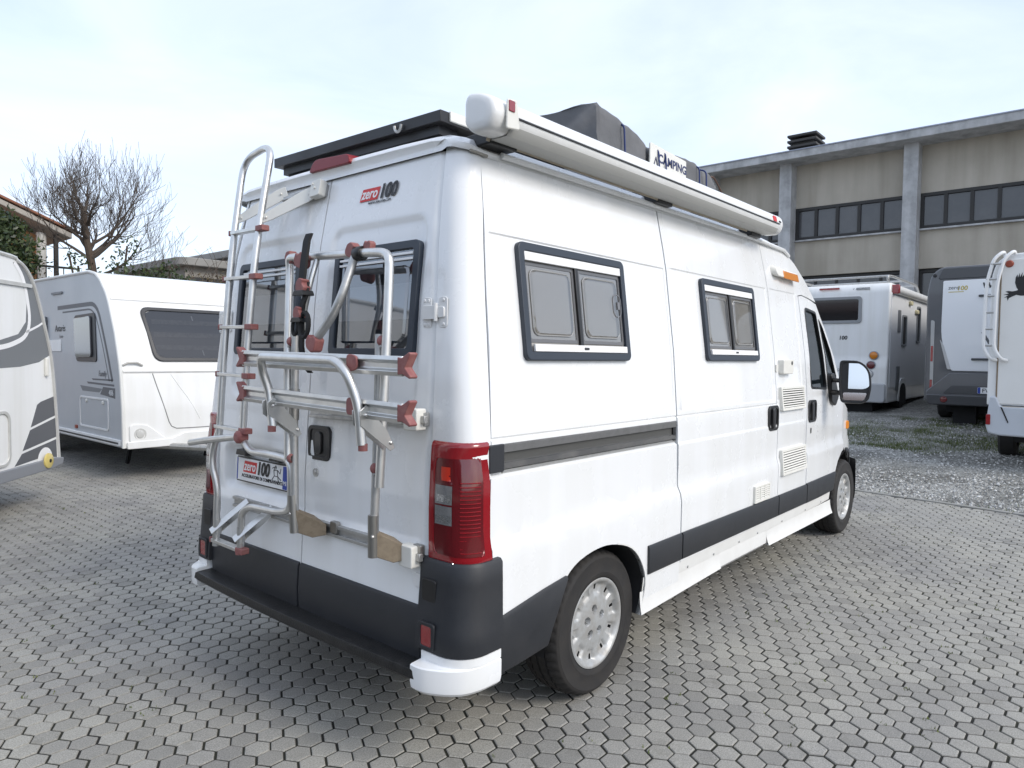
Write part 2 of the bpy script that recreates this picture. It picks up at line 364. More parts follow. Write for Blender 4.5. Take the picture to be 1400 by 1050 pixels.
mb = MB()
xs = [-300, -60, -20, -6, 2, 7, 7.6, 9, 12, 16, 20, 26, 40, 90, 400]; ys = [-300, -60, -20, -8, -4, 0, 4, 8, 14, 20, 40, 120, 400]
rows = [[(x, y, gz(x, y)-.09 if x < 30 else .05*22-.09) for x in xs] for y in ys]
mb.sheet(rows); gnd = mb.build('ground', EARTH, recalc=False); setp(gnd, kind='structure', label='flat earth ground reaching the horizon around the yard')
# bed under the pavers
mb = MB(); mb.add([(-9, -9, -.0052), (kerb_x(-9)+.05, -9, -.0052), (kerb_x(24)+.05, 24, -.0052), (-9, 24, -.0052)], [(0, 1, 2, 3)])
pave = mb.build('paving', JNT, recalc=False); setp(pave, kind='structure', label='yard paved with grey hexagonal concrete blocks')
# trihex pavers
PIT = .101; HR = PIT/math.sqrt(3)
va = Vector((math.cos(math.radians(30)), math.sin(math.radians(30))))*PIT; vb = Vector((0, PIT))
def hexblock():
    V = []; F = []
    def ring(a, z): return [(a*2/math.sqrt(3)*math.cos(math.radians(60*k)), a*2/math.sqrt(3)*math.sin(math.radians(60*k)), z) for k in range(6)]
    h = PIT/2; V = ring(h-.0080, 0)+ring(h-.0052, -.0014)+ring(h-.0040, -.0042)+ring(h-.0040, -.024); F = [tuple(range(6))]
    for r in range(3): F += [(r*6+6+k, r*6+6+(k+1) % 6, r*6+(k+1) % 6, r*6+k) for k in range(6)]
    return V, F
TV, TF = hexblock()
pm = bpy.data.meshes.new('paver'); pm.from_pydata(TV, [], TF); pm.materials.append(PAV)
units = []; rnd = random.Random(5)
def shown(p):
    x, y, z = camspace((p.x, p.y, 0))
    return abs(x/z) < .72 and y/z > -.538 and not (-.05 < p.x < 5.6 and -.93 < p.y < 1.4) and not (p.x > .1 and p.y > 1.0 and p.x < 5 and p.y < 4)
for i in range(-70, 230):
    for j in range(-260, 330):
        if (i-j) % 3: continue
        p0 = va*i+vb*j
        if p0.x > kerb_x(p0.y)+.05 or p0.y > 17: continue
        q = (p0.x, p0.y, 0); z = camspace(q)[2]
        if not (z < 15.5 and inview(q, 1.9 if z < 11 else 1.3)): continue
        # blocks come in clusters of three with tighter joints inside
        cen = p0+(va+vb)/3; rz = rnd.gauss(0, .006); dz = rnd.uniform(-.0016, .0012); tx, ty = rnd.gauss(0, .006), rnd.gauss(0, .006); tone = rnd.random(); jx, jy = rnd.gauss(0, .0006), rnd.gauss(0, .0006)
        for o in (Vector((0, 0)), va, vb):
            c = p0+o; d = (cen-c)*.026; c = c+d+Vector((jx, jy))
            if c.x > kerb_x(c.y)+.03: continue
            units.append((z, c, dz+rnd.uniform(-.0005, .0005), tx, ty, rz, (tone*.6+rnd.random()*.4)))
units.sort(key=lambda a: a[0])
nind = 0; big = MB(); att = []
for z, p, dz, tx, ty, rz, tone in units:
    if nind < 300 and shown(p):
        o = bpy.data.objects.new('paver', pm); COL.objects.link(o); o.location = (p.x, p.y, dz); o.rotation_euler = (tx, ty, rz); o.parent = pave; nind += 1
    else:
        big.add([(p.x+v[0]-v[1]*rz, p.y+v[1]+v[0]*rz, dz+v[2]+v[1]*tx-v[0]*ty) for v in TV], TF); att += [tone]*len(TF)
fld = big.build('paver_field', PAV, pave, recalc=False, smooth=False); setp(fld, kind='stuff')
a = fld.data.attributes.new('rnd', 'FLOAT', 'FACE'); a.data.foreach_set('value', att)
# far apron where blocks are too small to tell apart
mb = MB(); mb.add([(-30, 15.2, -.001), (kerb_x(15.2), 15.2, -.001), (kerb_x(24), 24, -.001), (-30, 24, -.001)], [(0, 1, 2, 3)])
mb.build('paver_apron', PAV, pave, recalc=False)
# kerb stones, each one metre long
for k in range(-4, 9):
    y0 = k*1.0; mb = MB(); fr = Fr((kerb_x(y0), y0, 0), (1, -.141, 0), (.141, 1, 0), (0, 0, 1))
    mb.box((.06, .5, -.042), (.075, .996, .112), fr)
    o = mb.build('kerb_stone', principled('kerb_concrete', (.27, .265, .25), .85, noise=(9, .6, (.15, .15, .11))), bevel=.006)
    setp(o, kind='structure', label='low concrete kerb stone between the block paving and the gravel')
# gravel sheet
xs = [0, .12, .3, .6, 1, 1.6, 2.4, 3.4, 4.6, 6, 8, 10, 13, 17, 22]
rows = []
for y in rng(-14, 30, 1.0):
    rows.append([(kerb_x(y)+.1+s, y, gz(kerb_x(y)+.1+s, y)+.004+.012*math.sin(s*3.1+y*1.7)*min(1, s)) for s in xs])
mb = MB(); mb.sheet(rows); gv = mb.build('gravel_lot', GRV, recalc=False); setp(gv, kind='structure', label='grey gravel lot beyond the kerb, patchy with grass')
rnd = random.Random(9); mb = MB(); att = []
for k in range(26000):
    s = 7.5*rnd.random()**1.5; y = rnd.uniform(-7, 3.2)
    if k < 260: s = -.05-.55*rnd.random()**2.5
    x = kerb_x(y)+.12+s
    if not inview((x, y, 0), 1.15): continue
    r = rnd.uniform(.007, .024); z = gz(x, y)+.006+.012*math.sin(s*3.1+y*1.7)*max(0, min(1, s)); z -= .005 if s < 0 else 0; r *= .7 if s < 0 else 1; a = rnd.uniform(0, 6.28); q = [rnd.uniform(.6, 1.2) for _ in range(4)]
    V = [(x+r*q[i]*math.cos(a+i*1.571), y+r*q[i]*math.sin(a+i*1.571), z) for i in range(4)]+[(x+rnd.uniform(-.3, .3)*r, y, z+r*rnd.uniform(.5, 1.1))]
    mb.add(V, [(0, 1, 4), (1, 2, 4), (2, 3, 4), (3, 0, 4)]); att += [rnd.random()**1.3]*4
st = mb.build('gravel_stones', STONE, recalc=False, smooth=False); setp(st, kind='stuff', label='loose grey stones scattered over the gravel lot', cat='gravel')
a = st.data.attributes.new('rnd', 'FLOAT', 'FACE'); a.data.foreach_set('value', att)
# grass tufts in the gravel
mb = MB(); att = []
def tuft(x, y, n, h, sp):
    z = gz(x, y)
    for _ in range(n):
        a = rnd.uniform(0, 6.28); px, py = x+rnd.gauss(0, sp), y+rnd.gauss(0, sp); hh = h*rnd.uniform(.5, 1.2); w = .0035; l = rnd.uniform(.2, .9)*hh
        ca, sa = math.cos(a), math.sin(a)
        mb.add([(px-w*sa, py+w*ca, z), (px+w*sa, py-w*ca, z), (px+l*ca, py+l*sa, z+hh)], [(0, 1, 2)]); att.append(rnd.random())
import mathutils
cnt = 0
while cnt < 8000:
    s = rnd.uniform(.05, 9); y = rnd.uniform(-7, 4.5); x = kerb_x(y)+.15+s
    nzv = mathutils.noise.noise((x*.55, y*.55, 3.3))+.55*mathutils.noise.noise((x*1.6, y*1.6, 8))
    band = 1.1*math.exp(-((s-4.3)/1.25)**2)+.6*math.exp(-((s-6.8)/1.0)**2)+.22*math.exp(-(s/.10)**2)
    if nzv+band*1.0 > .55+rnd.random()*.35 and inview((x, y, 0), 1.1): tuft(x, y, 20, .055, .07)
    cnt += 1
for k in range(60):
    y = rnd.uniform(-6, 0); tuft(kerb_x(y)+.12, y, 5, .03, .02)
gr = mb.build('grass', GRASSM, recalc=False, smooth=False); setp(gr, kind='stuff', label='short winter grass growing in patches through the gravel', cat='grass')
a = gr.data.attributes.new('rnd', 'FLOAT', 'FACE'); a.data.foreach_set('value', att)
# bits of grass and grit in the paving joints
mb = MB(); att = []
for k in range(150):
    for _ in range(60):
        p = units[rnd.randrange(0, min(7800, len(units)))][1]
        if shown(p): break
    tuft(p.x+.05*rnd.choice((-1, 1)), p.y+rnd.uniform(-.05, .05), rnd.randint(2, 6), .012, .01)
gj = mb.build('joint_weeds', GRASSM, pave, recalc=False, smooth=False); setp(gj, kind='stuff')
a = gj.data.attributes.new('rnd', 'FLOAT', 'FACE'); a.data.foreach_set('value', att)
# ================================================================ THE CAMPER VAN (rear at x=0, nose towards +x, right side at -y)
van = thing('camper_van', 'high-roof white camper van with slate-framed windows and dark lower mouldings', 'camper van', (2.8, 0, 0))
RZ = [-1, .53, .67, .79, 1.02, 1.27, 1.78, 2.06, 2.36, 3]; RX = [-.016, -.016, -.006, -.001, -.001, .015, .049, .082, .141, .29]
SZ = [-1, .28, .48, .80, .845, .885, .95, 1.10, 1.207, 1.32, 1.605, 1.916, 2.03, 2.15, 2.33, 2.375, 3]
SY = [.985, 1.0, 1.012, 1.016, 1.013, 1.001, 1.0, .999, .997, .988, .965, .924, .91, .888, .85, .84, .7]
def rx(z): return interp(z, RZ, RX)
def yd(z): return interp(z, [.66, 1.3, 1.8, 2.37], [.816, .812, .796, .742])     # half width of the door pair
def cxs(z): return .135+.65*max(0, rx(z))                                        # seam between corner pillar and side
def bump(x, a, b, w): return sst(a, a+w, x)*(1-sst(b-w, b, x))
def hw(x, z):
    y = interp(z, SZ, SY)
    # pressed panels round the windows and the rail recess
    for (x0, x1, z0, z1) in ((.21, 1.585, 1.285, 2.045), (1.665, 3.03, 1.285, 2.055), (3.11, 3.62, 1.285, 2.06)):
        y -= .0055*bump(x, x0, x1, .007)*bump(z, z0, z1, .007)
    if x < 1.61: y -= .016*bump(z, 1.112, 1.238, .012)
    else: y += .004*(1-sst(1.108, 1.120, z))*sst(.9, 1.0, z) if x < 3.64 else 0
    y -= .006*bump(z, 1.252, 1.266, .006)*(1 if x < 3.1 else 0)
    if x > 3.6: y -= interp(x, [3.6, 4.0, 4.4, 4.8, 5.0, 5.15, 5.3, 5.5, 5.65], [0, .006, .022, .05, .075, .10, .145, .25, .40])*(1+.35*max(0, z-1.2))
    return y
LN = .034     # the left flank sits a little closer in
def side(s): return lambda x, z: (x, s*(hw(x, z)-(LN if s > 0 else 0)), z)
GV = [.32, .40, .48, .64, .72, .80, .845, .885, .95, 1.03, 1.10, 1.108, 1.112, 1.118, 1.124, 1.18, 1.226, 1.232, 1.238, 1.252, 1.258, 1.266, 1.285, 1.2885, 1.292, 1.4, 1.5, 1.605, 1.7, 1.8, 1.916, 2.03, 2.038, 2.0415, 2.045, 2.051, 2.055, 2.06, 2.15, 2.24, 2.3, 2.33]
ARCH = [(.47, .33), (.50, .44), (.54, .54), (.60, .634), (.70, .69), (.86, .715), (1.0, .70), (1.13, .655), (1.22, .575), (1.27, .474), (1.262, .38), (1.235, .30)]
def smooth_line(P, n=3):
    Q = []
    for i in range(len(P)-1):
        p0, p1, p2, p3 = (Vector(P[max(0, min(len(P)-1, i+k))]) for k in (-1, 0, 1, 2))
        for j in range(n):
            u = j/n; Q.append(tuple(.5*((2*p1)+(p2-p0)*u+(2*p0-5*p1+4*p2-p3)*u*u+(3*p1-p0-3*p2+p3)*u**3)))
    return Q+[P[-1]]
ARCH0 = ARCH; ARCH = smooth_line(ARCH)
FARCH = [(4.36, .30), (4.40, .42), (4.50, .60), (4.60, .68), (4.72, .73), (4.88, .75), (5.04, .73), (5.18, .66), (5.28, .55), (5.32, .42), (5.33, .30)]
def seam1(z): return interp(z, [.4, .80, .86, .90, 1.2, 2.4], [1.640, 1.636, 1.624, 1.612, 1.605, 1.610])
Fdoor0 = lambda z: interp(z, [.4, .7, .85, 1.37, 1.9, 2.05], [3.662, 3.657, 3.672, 3.708, 3.700, 3.686])
zs = [.60, .7, .80, .86, .90, 1.0, 1.12, 1.25, 1.4, 1.6, 1.8, 2.0, 2.15, 2.25, 2.345]
g_ = .0058
def mkside(s):
    inw = (0, -s, 0)
    P1 = [(cxs(z)+.001, z) for z in [.58]+zs[1:]][::-1] + [(.50, .60)]*0
    P1 = [(cxs(z)+.002, z) for z in reversed([.56]+zs)] + [(.47, .56)] + ARCH[9:] + [(1.26, .30), (seam1(.3)-g_, .30)] + [(seam1(z)-g_, z) for z in [.48]+zs[:-1]+[2.366]]
    a = panel('rear_quarter_panel', P1, side(s), PAINT, van, gu=[.20, .21, .2135, .217, .3, .45, .6, .75, .9, 1.05, 1.2, 1.35, 1.5, 1.578, 1.5815, 1.585, 1.60], gv=GV, inward=inw)
    P2 = [(seam1(z)+g_, z) for z in reversed([.475, .60]+zs[1:-1]+[2.367])] + [(3.062, .475), (3.062, 2.05), (3.052, 2.372)]
    d = panel('sliding_door' if s < 0 else 'side_panel', P2, side(s), PAINT, van, gu=[1.665, 1.6685, 1.672, 1.8, 2.0, 2.2, 2.4, 2.6, 2.8, 2.9, 3.023, 3.0265, 3.03], gv=GV, inward=inw)
    P3 = [(3.058, 2.372), (3.069, 2.05), (3.069, .475)] + [(Fdoor0(z)-g_, z) for z in [.475, .7, .78, .85, 1.0, 1.2, 1.37, 1.6, 1.9, 2.05]] + [(3.78, 2.064), (3.9, 2.055), (4.10, 2.034), (4.135, 2.03), (4.02, 2.115), (3.92, 2.19), (3.74, 2.30), (3.6, 2.35), (3.5, 2.368)]
    p3 = panel('cab_pillar_panel', P3, side(s), PAINT, van, gu=[3.11, 3.1135, 3.117, 3.3, 3.5, 3.613, 3.6165, 3.62, 3.8, 4.0], gv=GV, inward=inw)
    WIN = rpoly([(3.812, 1.97), (3.815, 1.345), (4.245, 1.325), (4.20, 1.60), (4.105, 1.945)], [.05, .04, .04, .2, .03])
    QW = rpoly([(4.165, 1.90), (4.245, 1.62), (4.30, 1.335), (4.55, 1.325), (4.60, 1.42), (4.45, 1.63), (4.27, 1.83)], .02)
    P4 = [(Fdoor0(z)+g_, z) for z in reversed([.475, .7, .78, .85, 1.0, 1.2, 1.37, 1.6, 1.9, 2.046])] + [(4.41, .475), (4.48, .60), (4.58, .70), (4.70, .76), (4.79, .785), (4.80, 1.0), (4.82, 1.20)] + [(4.70, 1.42), (4.55, 1.60), (4.33, 1.83), (4.14, 2.012), (3.9, 2.045), (3.78, 2.055)]
    f = panel('front_door', P4, side(s), PAINT, van, gu=[3.75, 3.9, 4.0, 4.1, 4.2, 4.3, 4.4, 4.5, 4.6, 4.7], gv=GV, holes=[WIN, QW], inward=inw)
    for h, q in ((WIN, .013), (QW, .010)):
        mb = MB(); c = (sum(p[0] for p in h)/len(h), sum(p[1] for p in h)/len(h)); S = side(s)
        inn = [(c[0]+(p[0]-c[0])*.92, c[1]+(p[1]-c[1])*.955) for p in h]
        out_ = [(c[0]+(p[0]-c[0])*1.015, c[1]+(p[1]-c[1])*1.012) for p in h]
        n = len(h); V = [Vector(S(*p))+Vector((0, s*.003, 0)) for p in out_]+[Vector(S(*p))+Vector((0, s*.003, 0)) for p in inn]+[Vector(S(*p))-Vector((0, s*.02, 0)) for p in inn]
        mb.add(V, [(i, (i+1) % n, n+(i+1) % n, n+i) for i in range(n)]+[(n+i, n+(i+1) % n, 2*n+(i+1) % n, 2*n+i) for i in range(n)])
        mb.build('window_seal', BLACK, f)
        mb = MB(); mb.add([Vector(S(*p))-Vector((0, s*q, 0)) for p in h], [tuple(range(n))]); mb.build('window_pane', CABGL, f, recalc=False)
    # front wing with the arch
    P5 = [(4.80, .795), (4.807, 1.0), (4.827, 1.20), (4.95, 1.16), (5.2, 1.06), (5.45, .92), (5.55, .84), (5.56, .62), (5.30, .62), (5.24, .62), (5.18, .66), (5.04, .73), (4.90, .752)]
    panel('front_wing', P5, side(s), PAINT, van, gu=[4.9, 5.0, 5.1, 5.2, 5.3, 5.4, 5.5], gv=[.7, .8, .885, .95, 1.05], inward=inw)
    mb = MB()
    prof = smooth_line([(p[0], p[1]) for p in FARCH[5:10]])
    S = side(s); rows = []
    for off, dz in ((.0, 0), (.010, 0), (.010, .02), (.002, .03)):
        rows.append([Vector(S(x, z))+Vector((0, s*off, 0))+Vector(((x-4.94)*.09, 0, (z-.34)*.09))*(dz/.03) for x, z in prof])
    mb.sheet(rows); mb.build('wheel_arch_trim', PLAST, van)
    # inner wheel housings
    for A, cx in ((ARCH, .90), (FARCH, 4.86)):
        mb = MB(); rows = [[(x, s*(hw(x, z)-.004-(LN if s > 0 else 0)), z) for x, z in A], [(x, s*.70, z+.0) for x, z in A]]
        mb.sheet(rows); mb.build('wheel_housing', DARKIN, van)
        rows = []
        for off, q in ((-.012, 0.0), (.003, 0), (.003, .016)):
            rows.append([(x+(x-cx)*q*1.2, s*(hw(x, z)+off), z+(z-.3)*q*1.2) for x, z in A[18:]])
        mb = MB(); mb.sheet(rows)
        if cx < 1: mb.build('arch_lip', SILL, van)
    return a, d, p3, f
R1, R2, R3, R4 = mkside(-1)
L1, L2, L3, L4 = mkside(1)
# inner body (dark, seen only through the shut lines) and floor
mb = MB(); secs = []
for x in (.19, .25, 1.0, 2.0, 3.0, 3.45):
    q = max(0, .22-x); secs.append([(x+.02*0, s*(interp(z, SZ, SY)-.03-q*.3), z) for s, zz_ in ((-1, (.80, 1.2, 1.6, 2.0, 2.34)), (1, (2.34, 2.0, 1.6, 1.2, .80))) for z in zz_])
mb.loft(secs); mb.build('inner_body', DARKIN, van)
mb = MB(); mb.box((2.75, 0, .55), (5.2, 1.38, .50)); mb.box((1.98, 0, .60), (1.30, 1.90, .42)); mb.box((3.3, 0, .60), (1.9, 1.90, .42)); mb.box((.27, 0, .62), (.36, 1.80, .38)); mb.build('underbody', DARKIN, van)
# roof skin
def roof_sec(x, top, edge, w):
    P = []
    for s, rev in ((-1, False), (1, True)):
        q = [(w, edge-.012), (w+.006, edge), (w+.004, edge+.012), (w-.012, edge+.02), (w-.03, edge+(top-edge)*.55), (w-.09, edge+(top-edge)*.80), (w-.30, edge+(top-edge)*.95), (w*.3, top)]
        q = [(x, s*a, b) for a, b in q]; P += q[::-1] if rev else q
    return P
mb = MB()
st_ = [(.128, 2.392, 2.372, .735), (.118, 2.408, 2.378, .775), (.125, 2.425, 2.376, .80), (.16, 2.44, 2.366, .838), (.24, 2.452, 2.354, .849), (.5, 2.46, 2.358, .849), (1.6, 2.468, 2.366, .847), (2.6, 2.47, 2.374, .846), (3.06, 2.468, 2.378, .845), (3.3, 2.455, 2.376, .843), (3.5, 2.42, 2.366, .84), (3.62, 2.385, 2.34, .835), (3.75, 2.33, 2.295, .83), (3.92, 2.215, 2.185, .82), (4.04, 2.12, 2.10, .81), (4.14, 2.035, 2.02, .80)]
mb.sheet([roof_sec(*q) for q in st_]); mb.add(roof_sec(*st_[0]), [tuple(range(16))]); roof = mb.build('roof', PAINT, van, angle=50)
# side drip rail and bright bead
for s in (-1, 1):
    mb = MB(); mb.tube([(.33, s*.865, 2.362), (1.6, s*.863, 2.374), (3.05, s*.862, 2.383), (3.5, s*.858, 2.374), (3.62, s*.852, 2.345)], .013, 8); mb.build('drip_rail', PAINT, roof)
# sliding-door / corner seams at the roof edge
mb = MB(); mb.tube([(.17, -.846, 2.352), (.25, -.862, 2.343)], .006, 6); mb.build('roof_seam_sealant', principled('sealant', (.35, .33, .29), .7), roof)
# ---- corner pillars
def corner(z, off=0.0, n=7, x1=None, s=-1):
    """plan path from the door gap round to the side, outwards offset"""
    x0 = rx(z); y0 = yd(z)+.003; W_ = hw(.5, z)-(LN if s > 0 else 0); R = .085; xe = x1 if x1 is not None else cxs(z)-.001
    P = [(x0-off, y0), (x0-off, (y0+W_-R)/2), (x0-off, W_-R)]
    for i in range(1, n+1):
        a = math.pi/2*i/n; P.append((x0+R-(R+off)*math.cos(a), W_-R+(R+off)*math.sin(a)))
    P.append((max(xe, x0+R+.006), W_+off))
    return P
for s in (-1, 1):
    rows = []
    for z in [.60, .79, .80, 1.0, 1.25, 1.27, 1.5, 1.78, 2.0, 2.15, 2.25, 2.32, 2.352, 2.374]:
        rows.append([(x, s*y, z) for x, y in corner(z, s=s)])
    rows.insert(0, [(x+.012, s*(y-.012), .6) for x, y in corner(.6, s=s)])
    mb = MB(); mb.sheet(rows); mb.sheet([[(p[0], p[1], p[2]) for p in [r[0] for r in rows]], [(p[0]+.03, p[1], p[2]) for p in [r[0] for r in rows]]])
    mb.build('corner_pillar', PAINT, van)
    # ---- tail lamp: red housing wrapped round the corner
    def lampc(z, o_):
        P = corner(z, o_, 9, .124, s); P[0] = (P[0][0], P[0][1]+.010); return P
    lamp_rows = []
    zt = [.792, .80, .83, .90, 1.0, 1.1, 1.2, 1.235, 1.247, 1.254]
    of = [.0, .008, .011, .012, .012, .012, .012, .011, .008, .0]
    for z, o_ in zip(zt, of): lamp_rows.append([(x, s*y, z) for x, y in lampc(z, o_)])
    mb = MB(); mb.sheet(lamp_rows)
    lamp = mb.build('tail_light', REDLENS, van, angle=60)
    # sunken dark lens field
    def path(z, o_, u):
        P = lampc(z, o_); L = [0]
        for i in range(1, len(P)): L.append(L[-1]+math.dist(P[i], P[i-1]))
        q = u*L[-1]; x = interp(q, L, [p[0] for p in P]); y = interp(q, L, [p[1] for p in P]); return (x, s*y, z)
    def patch(name, u0, u1, z0, z1, o_, mat, nu=8, nz_=3, par=lamp):
        m_ = MB(); m_.sheet([[path(z0+(z1-z0)*k/nz_, o_, u0+(u1-u0)*i/nu) for i in range(nu+1)] for k in range(nz_+1)])
        e = [path(z0+(z1-z0)*k/nz_, 0, u) for u in (u0,) for k in range(nz_+1)]
        return m_.build(name, mat, par)
    patch('inner_lens', .10, .86, .845, 1.195, .0135, REDDARK, 14, 4)
    patch('brake_lens', .13, .42, 1.105, 1.185, .0150, REDDARK); patch('bulb_glow', .24, .40, 1.115, 1.165, .0160, REDHOT, 4)
    for z_, nm_ in ((1.03, 'reversing_lens'), (.955, 'indicator_lens')):
        patch(nm_, .13, .42, z_, z_+.068, .0150, principled('lamp_grey', (.20, .20, .20), .2, coat=1.0, noise=(70, .8, (.07, .07, .07)))); patch('lamp_reflector', .15, .40, z_+.008, z_+.034, .0160, CLEARL)
    patch('fog_lens', .13, .42, .855, .945, .0150, REDDARK)
    for k in range(22):
        z = .858+k*.0148; m_ = MB(); m_.tube([path(z, .0145, u) for u in (.53, .60, .67, .74, .81)], .0022, 5); m_.build('lens_rib', REDLENS, lamp)
    # frame edge of the lens field
    m_ = MB(); q = rrect(.76, .35, .05, 5, .48, 1.02); m_.tube([path(b_, .0135, a_) for a_, b_ in q], .003, 6, closed=True); m_.build('lens_bead', REDLENS, lamp)
    m_ = MB(); pq = path(.817, .0125, .42); m_.lathe([(0, .004), (.006, .003), (.007, 0)], Fr(pq, (0, 1, 0), (0, 0, 1), (-1, 0, 0)), 10); m_.build('lamp_screw', CHROME, lamp)
# ---- rear doors
def rrsdf(y, z, y0, y1, z0, z1, r):
    cx, cz = (y0+y1)/2, (z0+z1)/2; qx = abs(y-cx)-(y1-y0)/2+r; qz = abs(z-cz)-(z1-z0)/2+r
    return math.hypot(max(qx, 0), max(qz, 0))+min(max(qx, qz), 0)-r
def door_x(y, z, s):
    x = rx(z); a = abs(y)
    x += .013*(1-sst(-.028, 0, rrsdf(a, z, .075, .715, 1.345, 2.125, .075)))
    if s < 0: x += .006*(1-sst(-.012, 0, rrsdf(a, z, .05, .775, .845, 1.30, .03)))
    else:
        x += .004*(1-sst(-.012, 0, rrsdf(a, z, .05, .775, 1.135, 1.30, .03)))
        x += .040*(1-sst(-.05, 0, rrsdf(a, z, .07, .74, .865, 1.115, .06)))
    x -= .012*(1-sst(.835, .87, z))
    x += .012*sst(yd(z)-.035, yd(z)-.002, a)**2
    return x
RD = []
for s in (-1, 1):
    ny, nz_ = 58, 128; rows = []
    for k in range(nz_+1):
        z = .42+(2.362-.42)*k/nz_; e = yd(z)-.003
        rows.append([(door_x(s*(.004+(e-.004)*i/ny), z, s), s*(.004+(e-.004)*i/ny), z) for i in range(ny+1)])
    mb = MB(); mb.sheet(rows)
    for edge in ([r[0] for r in rows], [r[-1] for r in rows], rows[0], rows[-1]): mb.sheet([edge, [(p[0]+.03, p[1], p[2]) for p in edge]])
    door = mb.build('rear_door', PAINT, van, angle=50); RD.append(door)
    # black cladding along the door foot
    rows = []
    for z, o_ in ((.635, -.010), (.632, .004), (.62, .008), (.52, .008), (.425, .004), (.425, -.02)):
        rows.append([(rx(z)-o_-.013-.005*(1-(y/.82)**2), s*y, z) for y in (.006, .2, .4, .6, .74, .806)])
    mb = MB(); mb.sheet(rows)
    for i in (0, -1): mb.add([r[i] for r in rows], [tuple(range(len(rows)))])
    mb.build('door_cladding', PLAST, door, bevel=.003)
    # window
    yc = -.41 if s < 0 else .41; wy = .55; z0, z1 = 1.560, 2.018; zc = (z0+z1)/2
    v = Vector((rx(z1)-rx(z0), 0, z1-z0)); fr = Fr(((rx(z0)+rx(z1))/2+.011, yc, zc), (0, -1, 0), v, (-v.z, 0, v.x)); h = v.length
    win = MB().ring(rrect(wy, h, .03), rrect(wy-.066, h-.066, .014), -.006, .024, fr).build('window_frame', SLATE, door, bevel=.003)
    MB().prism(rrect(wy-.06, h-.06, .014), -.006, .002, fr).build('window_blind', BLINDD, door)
    rr = rrect(wy-.065, h-.065, .014); inn = rrect(wy-.12, h-.15, .035, 5, 0, -.02); inn2 = rrect(wy-.135, h-.165, .03, 5, 0, -.02)
    n = len(rr); mb = MB(); V = [fr(*p, .012) for p in rr]+[fr(*p, .012) for p in inn]+[fr(*p, .021) for p in inn2]
    F = [(i, (i+1) % n, n+(i+1) % n, n+i) for i in range(n)]+[(n+i, n+(i+1) % n, 2*n+(i+1) % n, 2*n+i) for i in range(n)]+[tuple(range(2*n, 3*n))]
    mb.add(V, F); mb.build('window_pane', PANED, door, angle=20, recalc=False)
    for dz, wd in ((h/2-.05, .009), (h/2-.072, .009)): MB().box((0, dz, .018), (wy-.075, wd, .008), fr).build('window_rail', WPRINT, door)
    # hinges
    for zc_, low in ((1.73, 0), (.725, 1)):
        yh = s*(yd(zc_)+.002); fr = Fr((rx(zc_)-.002, yh, zc_), (0, 1, 0), (0, 0, 1), (-1, 0, 0))
        mb = MB()
        mb.prism(rrect(.045, .115, .012, 3, -s*.045, 0), 0, .004, fr); mb.prism(rrect(.045, .115, .012, 3, s*.040, 0), 0, .004, fr)
        mb.prism(rrect(.085, .052, .012, 3, -s*.022, 0), .0, .017, fr); mb.prism(rrect(.035, .040, .008, 3, s*.035, 0), .0, .012, fr)
        mb.cyl(fr(s*.012, -.034, .014), fr(s*.012, .034, .014), .008, 10)
        for dy in (-.045, .045):
            for dx in (-.058, -.036, .044): mb.lathe([(0, .008), (.006, .0075), (.008, .004)], Fr(fr(s*dx, dy, 0), fr.u, fr.v, fr.n), 8)
        if low and s < 0: pass
        mb.build('hinge', principled('hinge_white', (.74, .74, .73), .35), door, bevel=.0015)
dr, dl = RD
# handle, lock on the right door
fr = Fr((rx(1.178)+.004, -.095, 1.178), (0, -1, 0), (0, 0, 1), (-1, 0, 0))
h = MB().ring(rrect(.165, .152, .03), rrect(.125, .118, .02), -.006, .008, fr).prism(rrect(.135, .13, .02), -.006, .0035, fr).build('door_handle', BLACK, dr, bevel=.002)
MB().prism(rrect(.045, .10, .02), .003, .012, fr).build('handle_lever', principled('satin_black', (.02, .02, .021), .3), dr, bevel=.003)
fr = Fr((rx(1.05)+.006, -.075, 1.045), (0, -1, 0), (0, 0, 1), (-1, 0, 0))
MB().lathe([(0, .006), (.010, .006), (.013, .004), (.019, .005), (.020, 0)], fr, 18).build('door_lock', ALUD, dr)
# logo sticker
def logo(fr, k, par, tiny='WWW.ZERO100.COM'):
    mb = MB(); mb.prism([(0, 0), (.118*k, 0), (.128*k, .055*k), (.012*k, .055*k)], 0, .0008, fr); mb.build('logo_panel', RPRINT, par, smooth=False)
    f2 = Fr(fr(.010*k, .010*k, .0009), fr.u, fr.v, fr.n); text('logo_letters', 'zero', f2, .066*k, WPRINT, par, .2, .0012*k, sx=.86)
    f2 = Fr(fr(.126*k, .0*k, .0009), fr.u, fr.v, fr.n); [text('logo_numerals', '100', Fr(fr((.122+.0022*q)*k, 0, .0009+.0004*q), fr.u, fr.v, fr.n), .092*k, KPRINT, par, .18, .0004, .0001, sx=.82) for q in range(5)]
    if tiny: f2 = Fr(fr(.06*k, -.018*k, .0009), fr.u, fr.v, fr.n); text('web_address', tiny, f2, .015*k, KPRINT, par, .2, .0)
v = Vector((rx(2.28)-rx(2.22), 0, .06)); fr = Fr((rx(2.222)-.003, -.245, 2.222), (0, -1, 0), v, (-v.z, 0, v.x)); logo(fr, 1.0, dr)
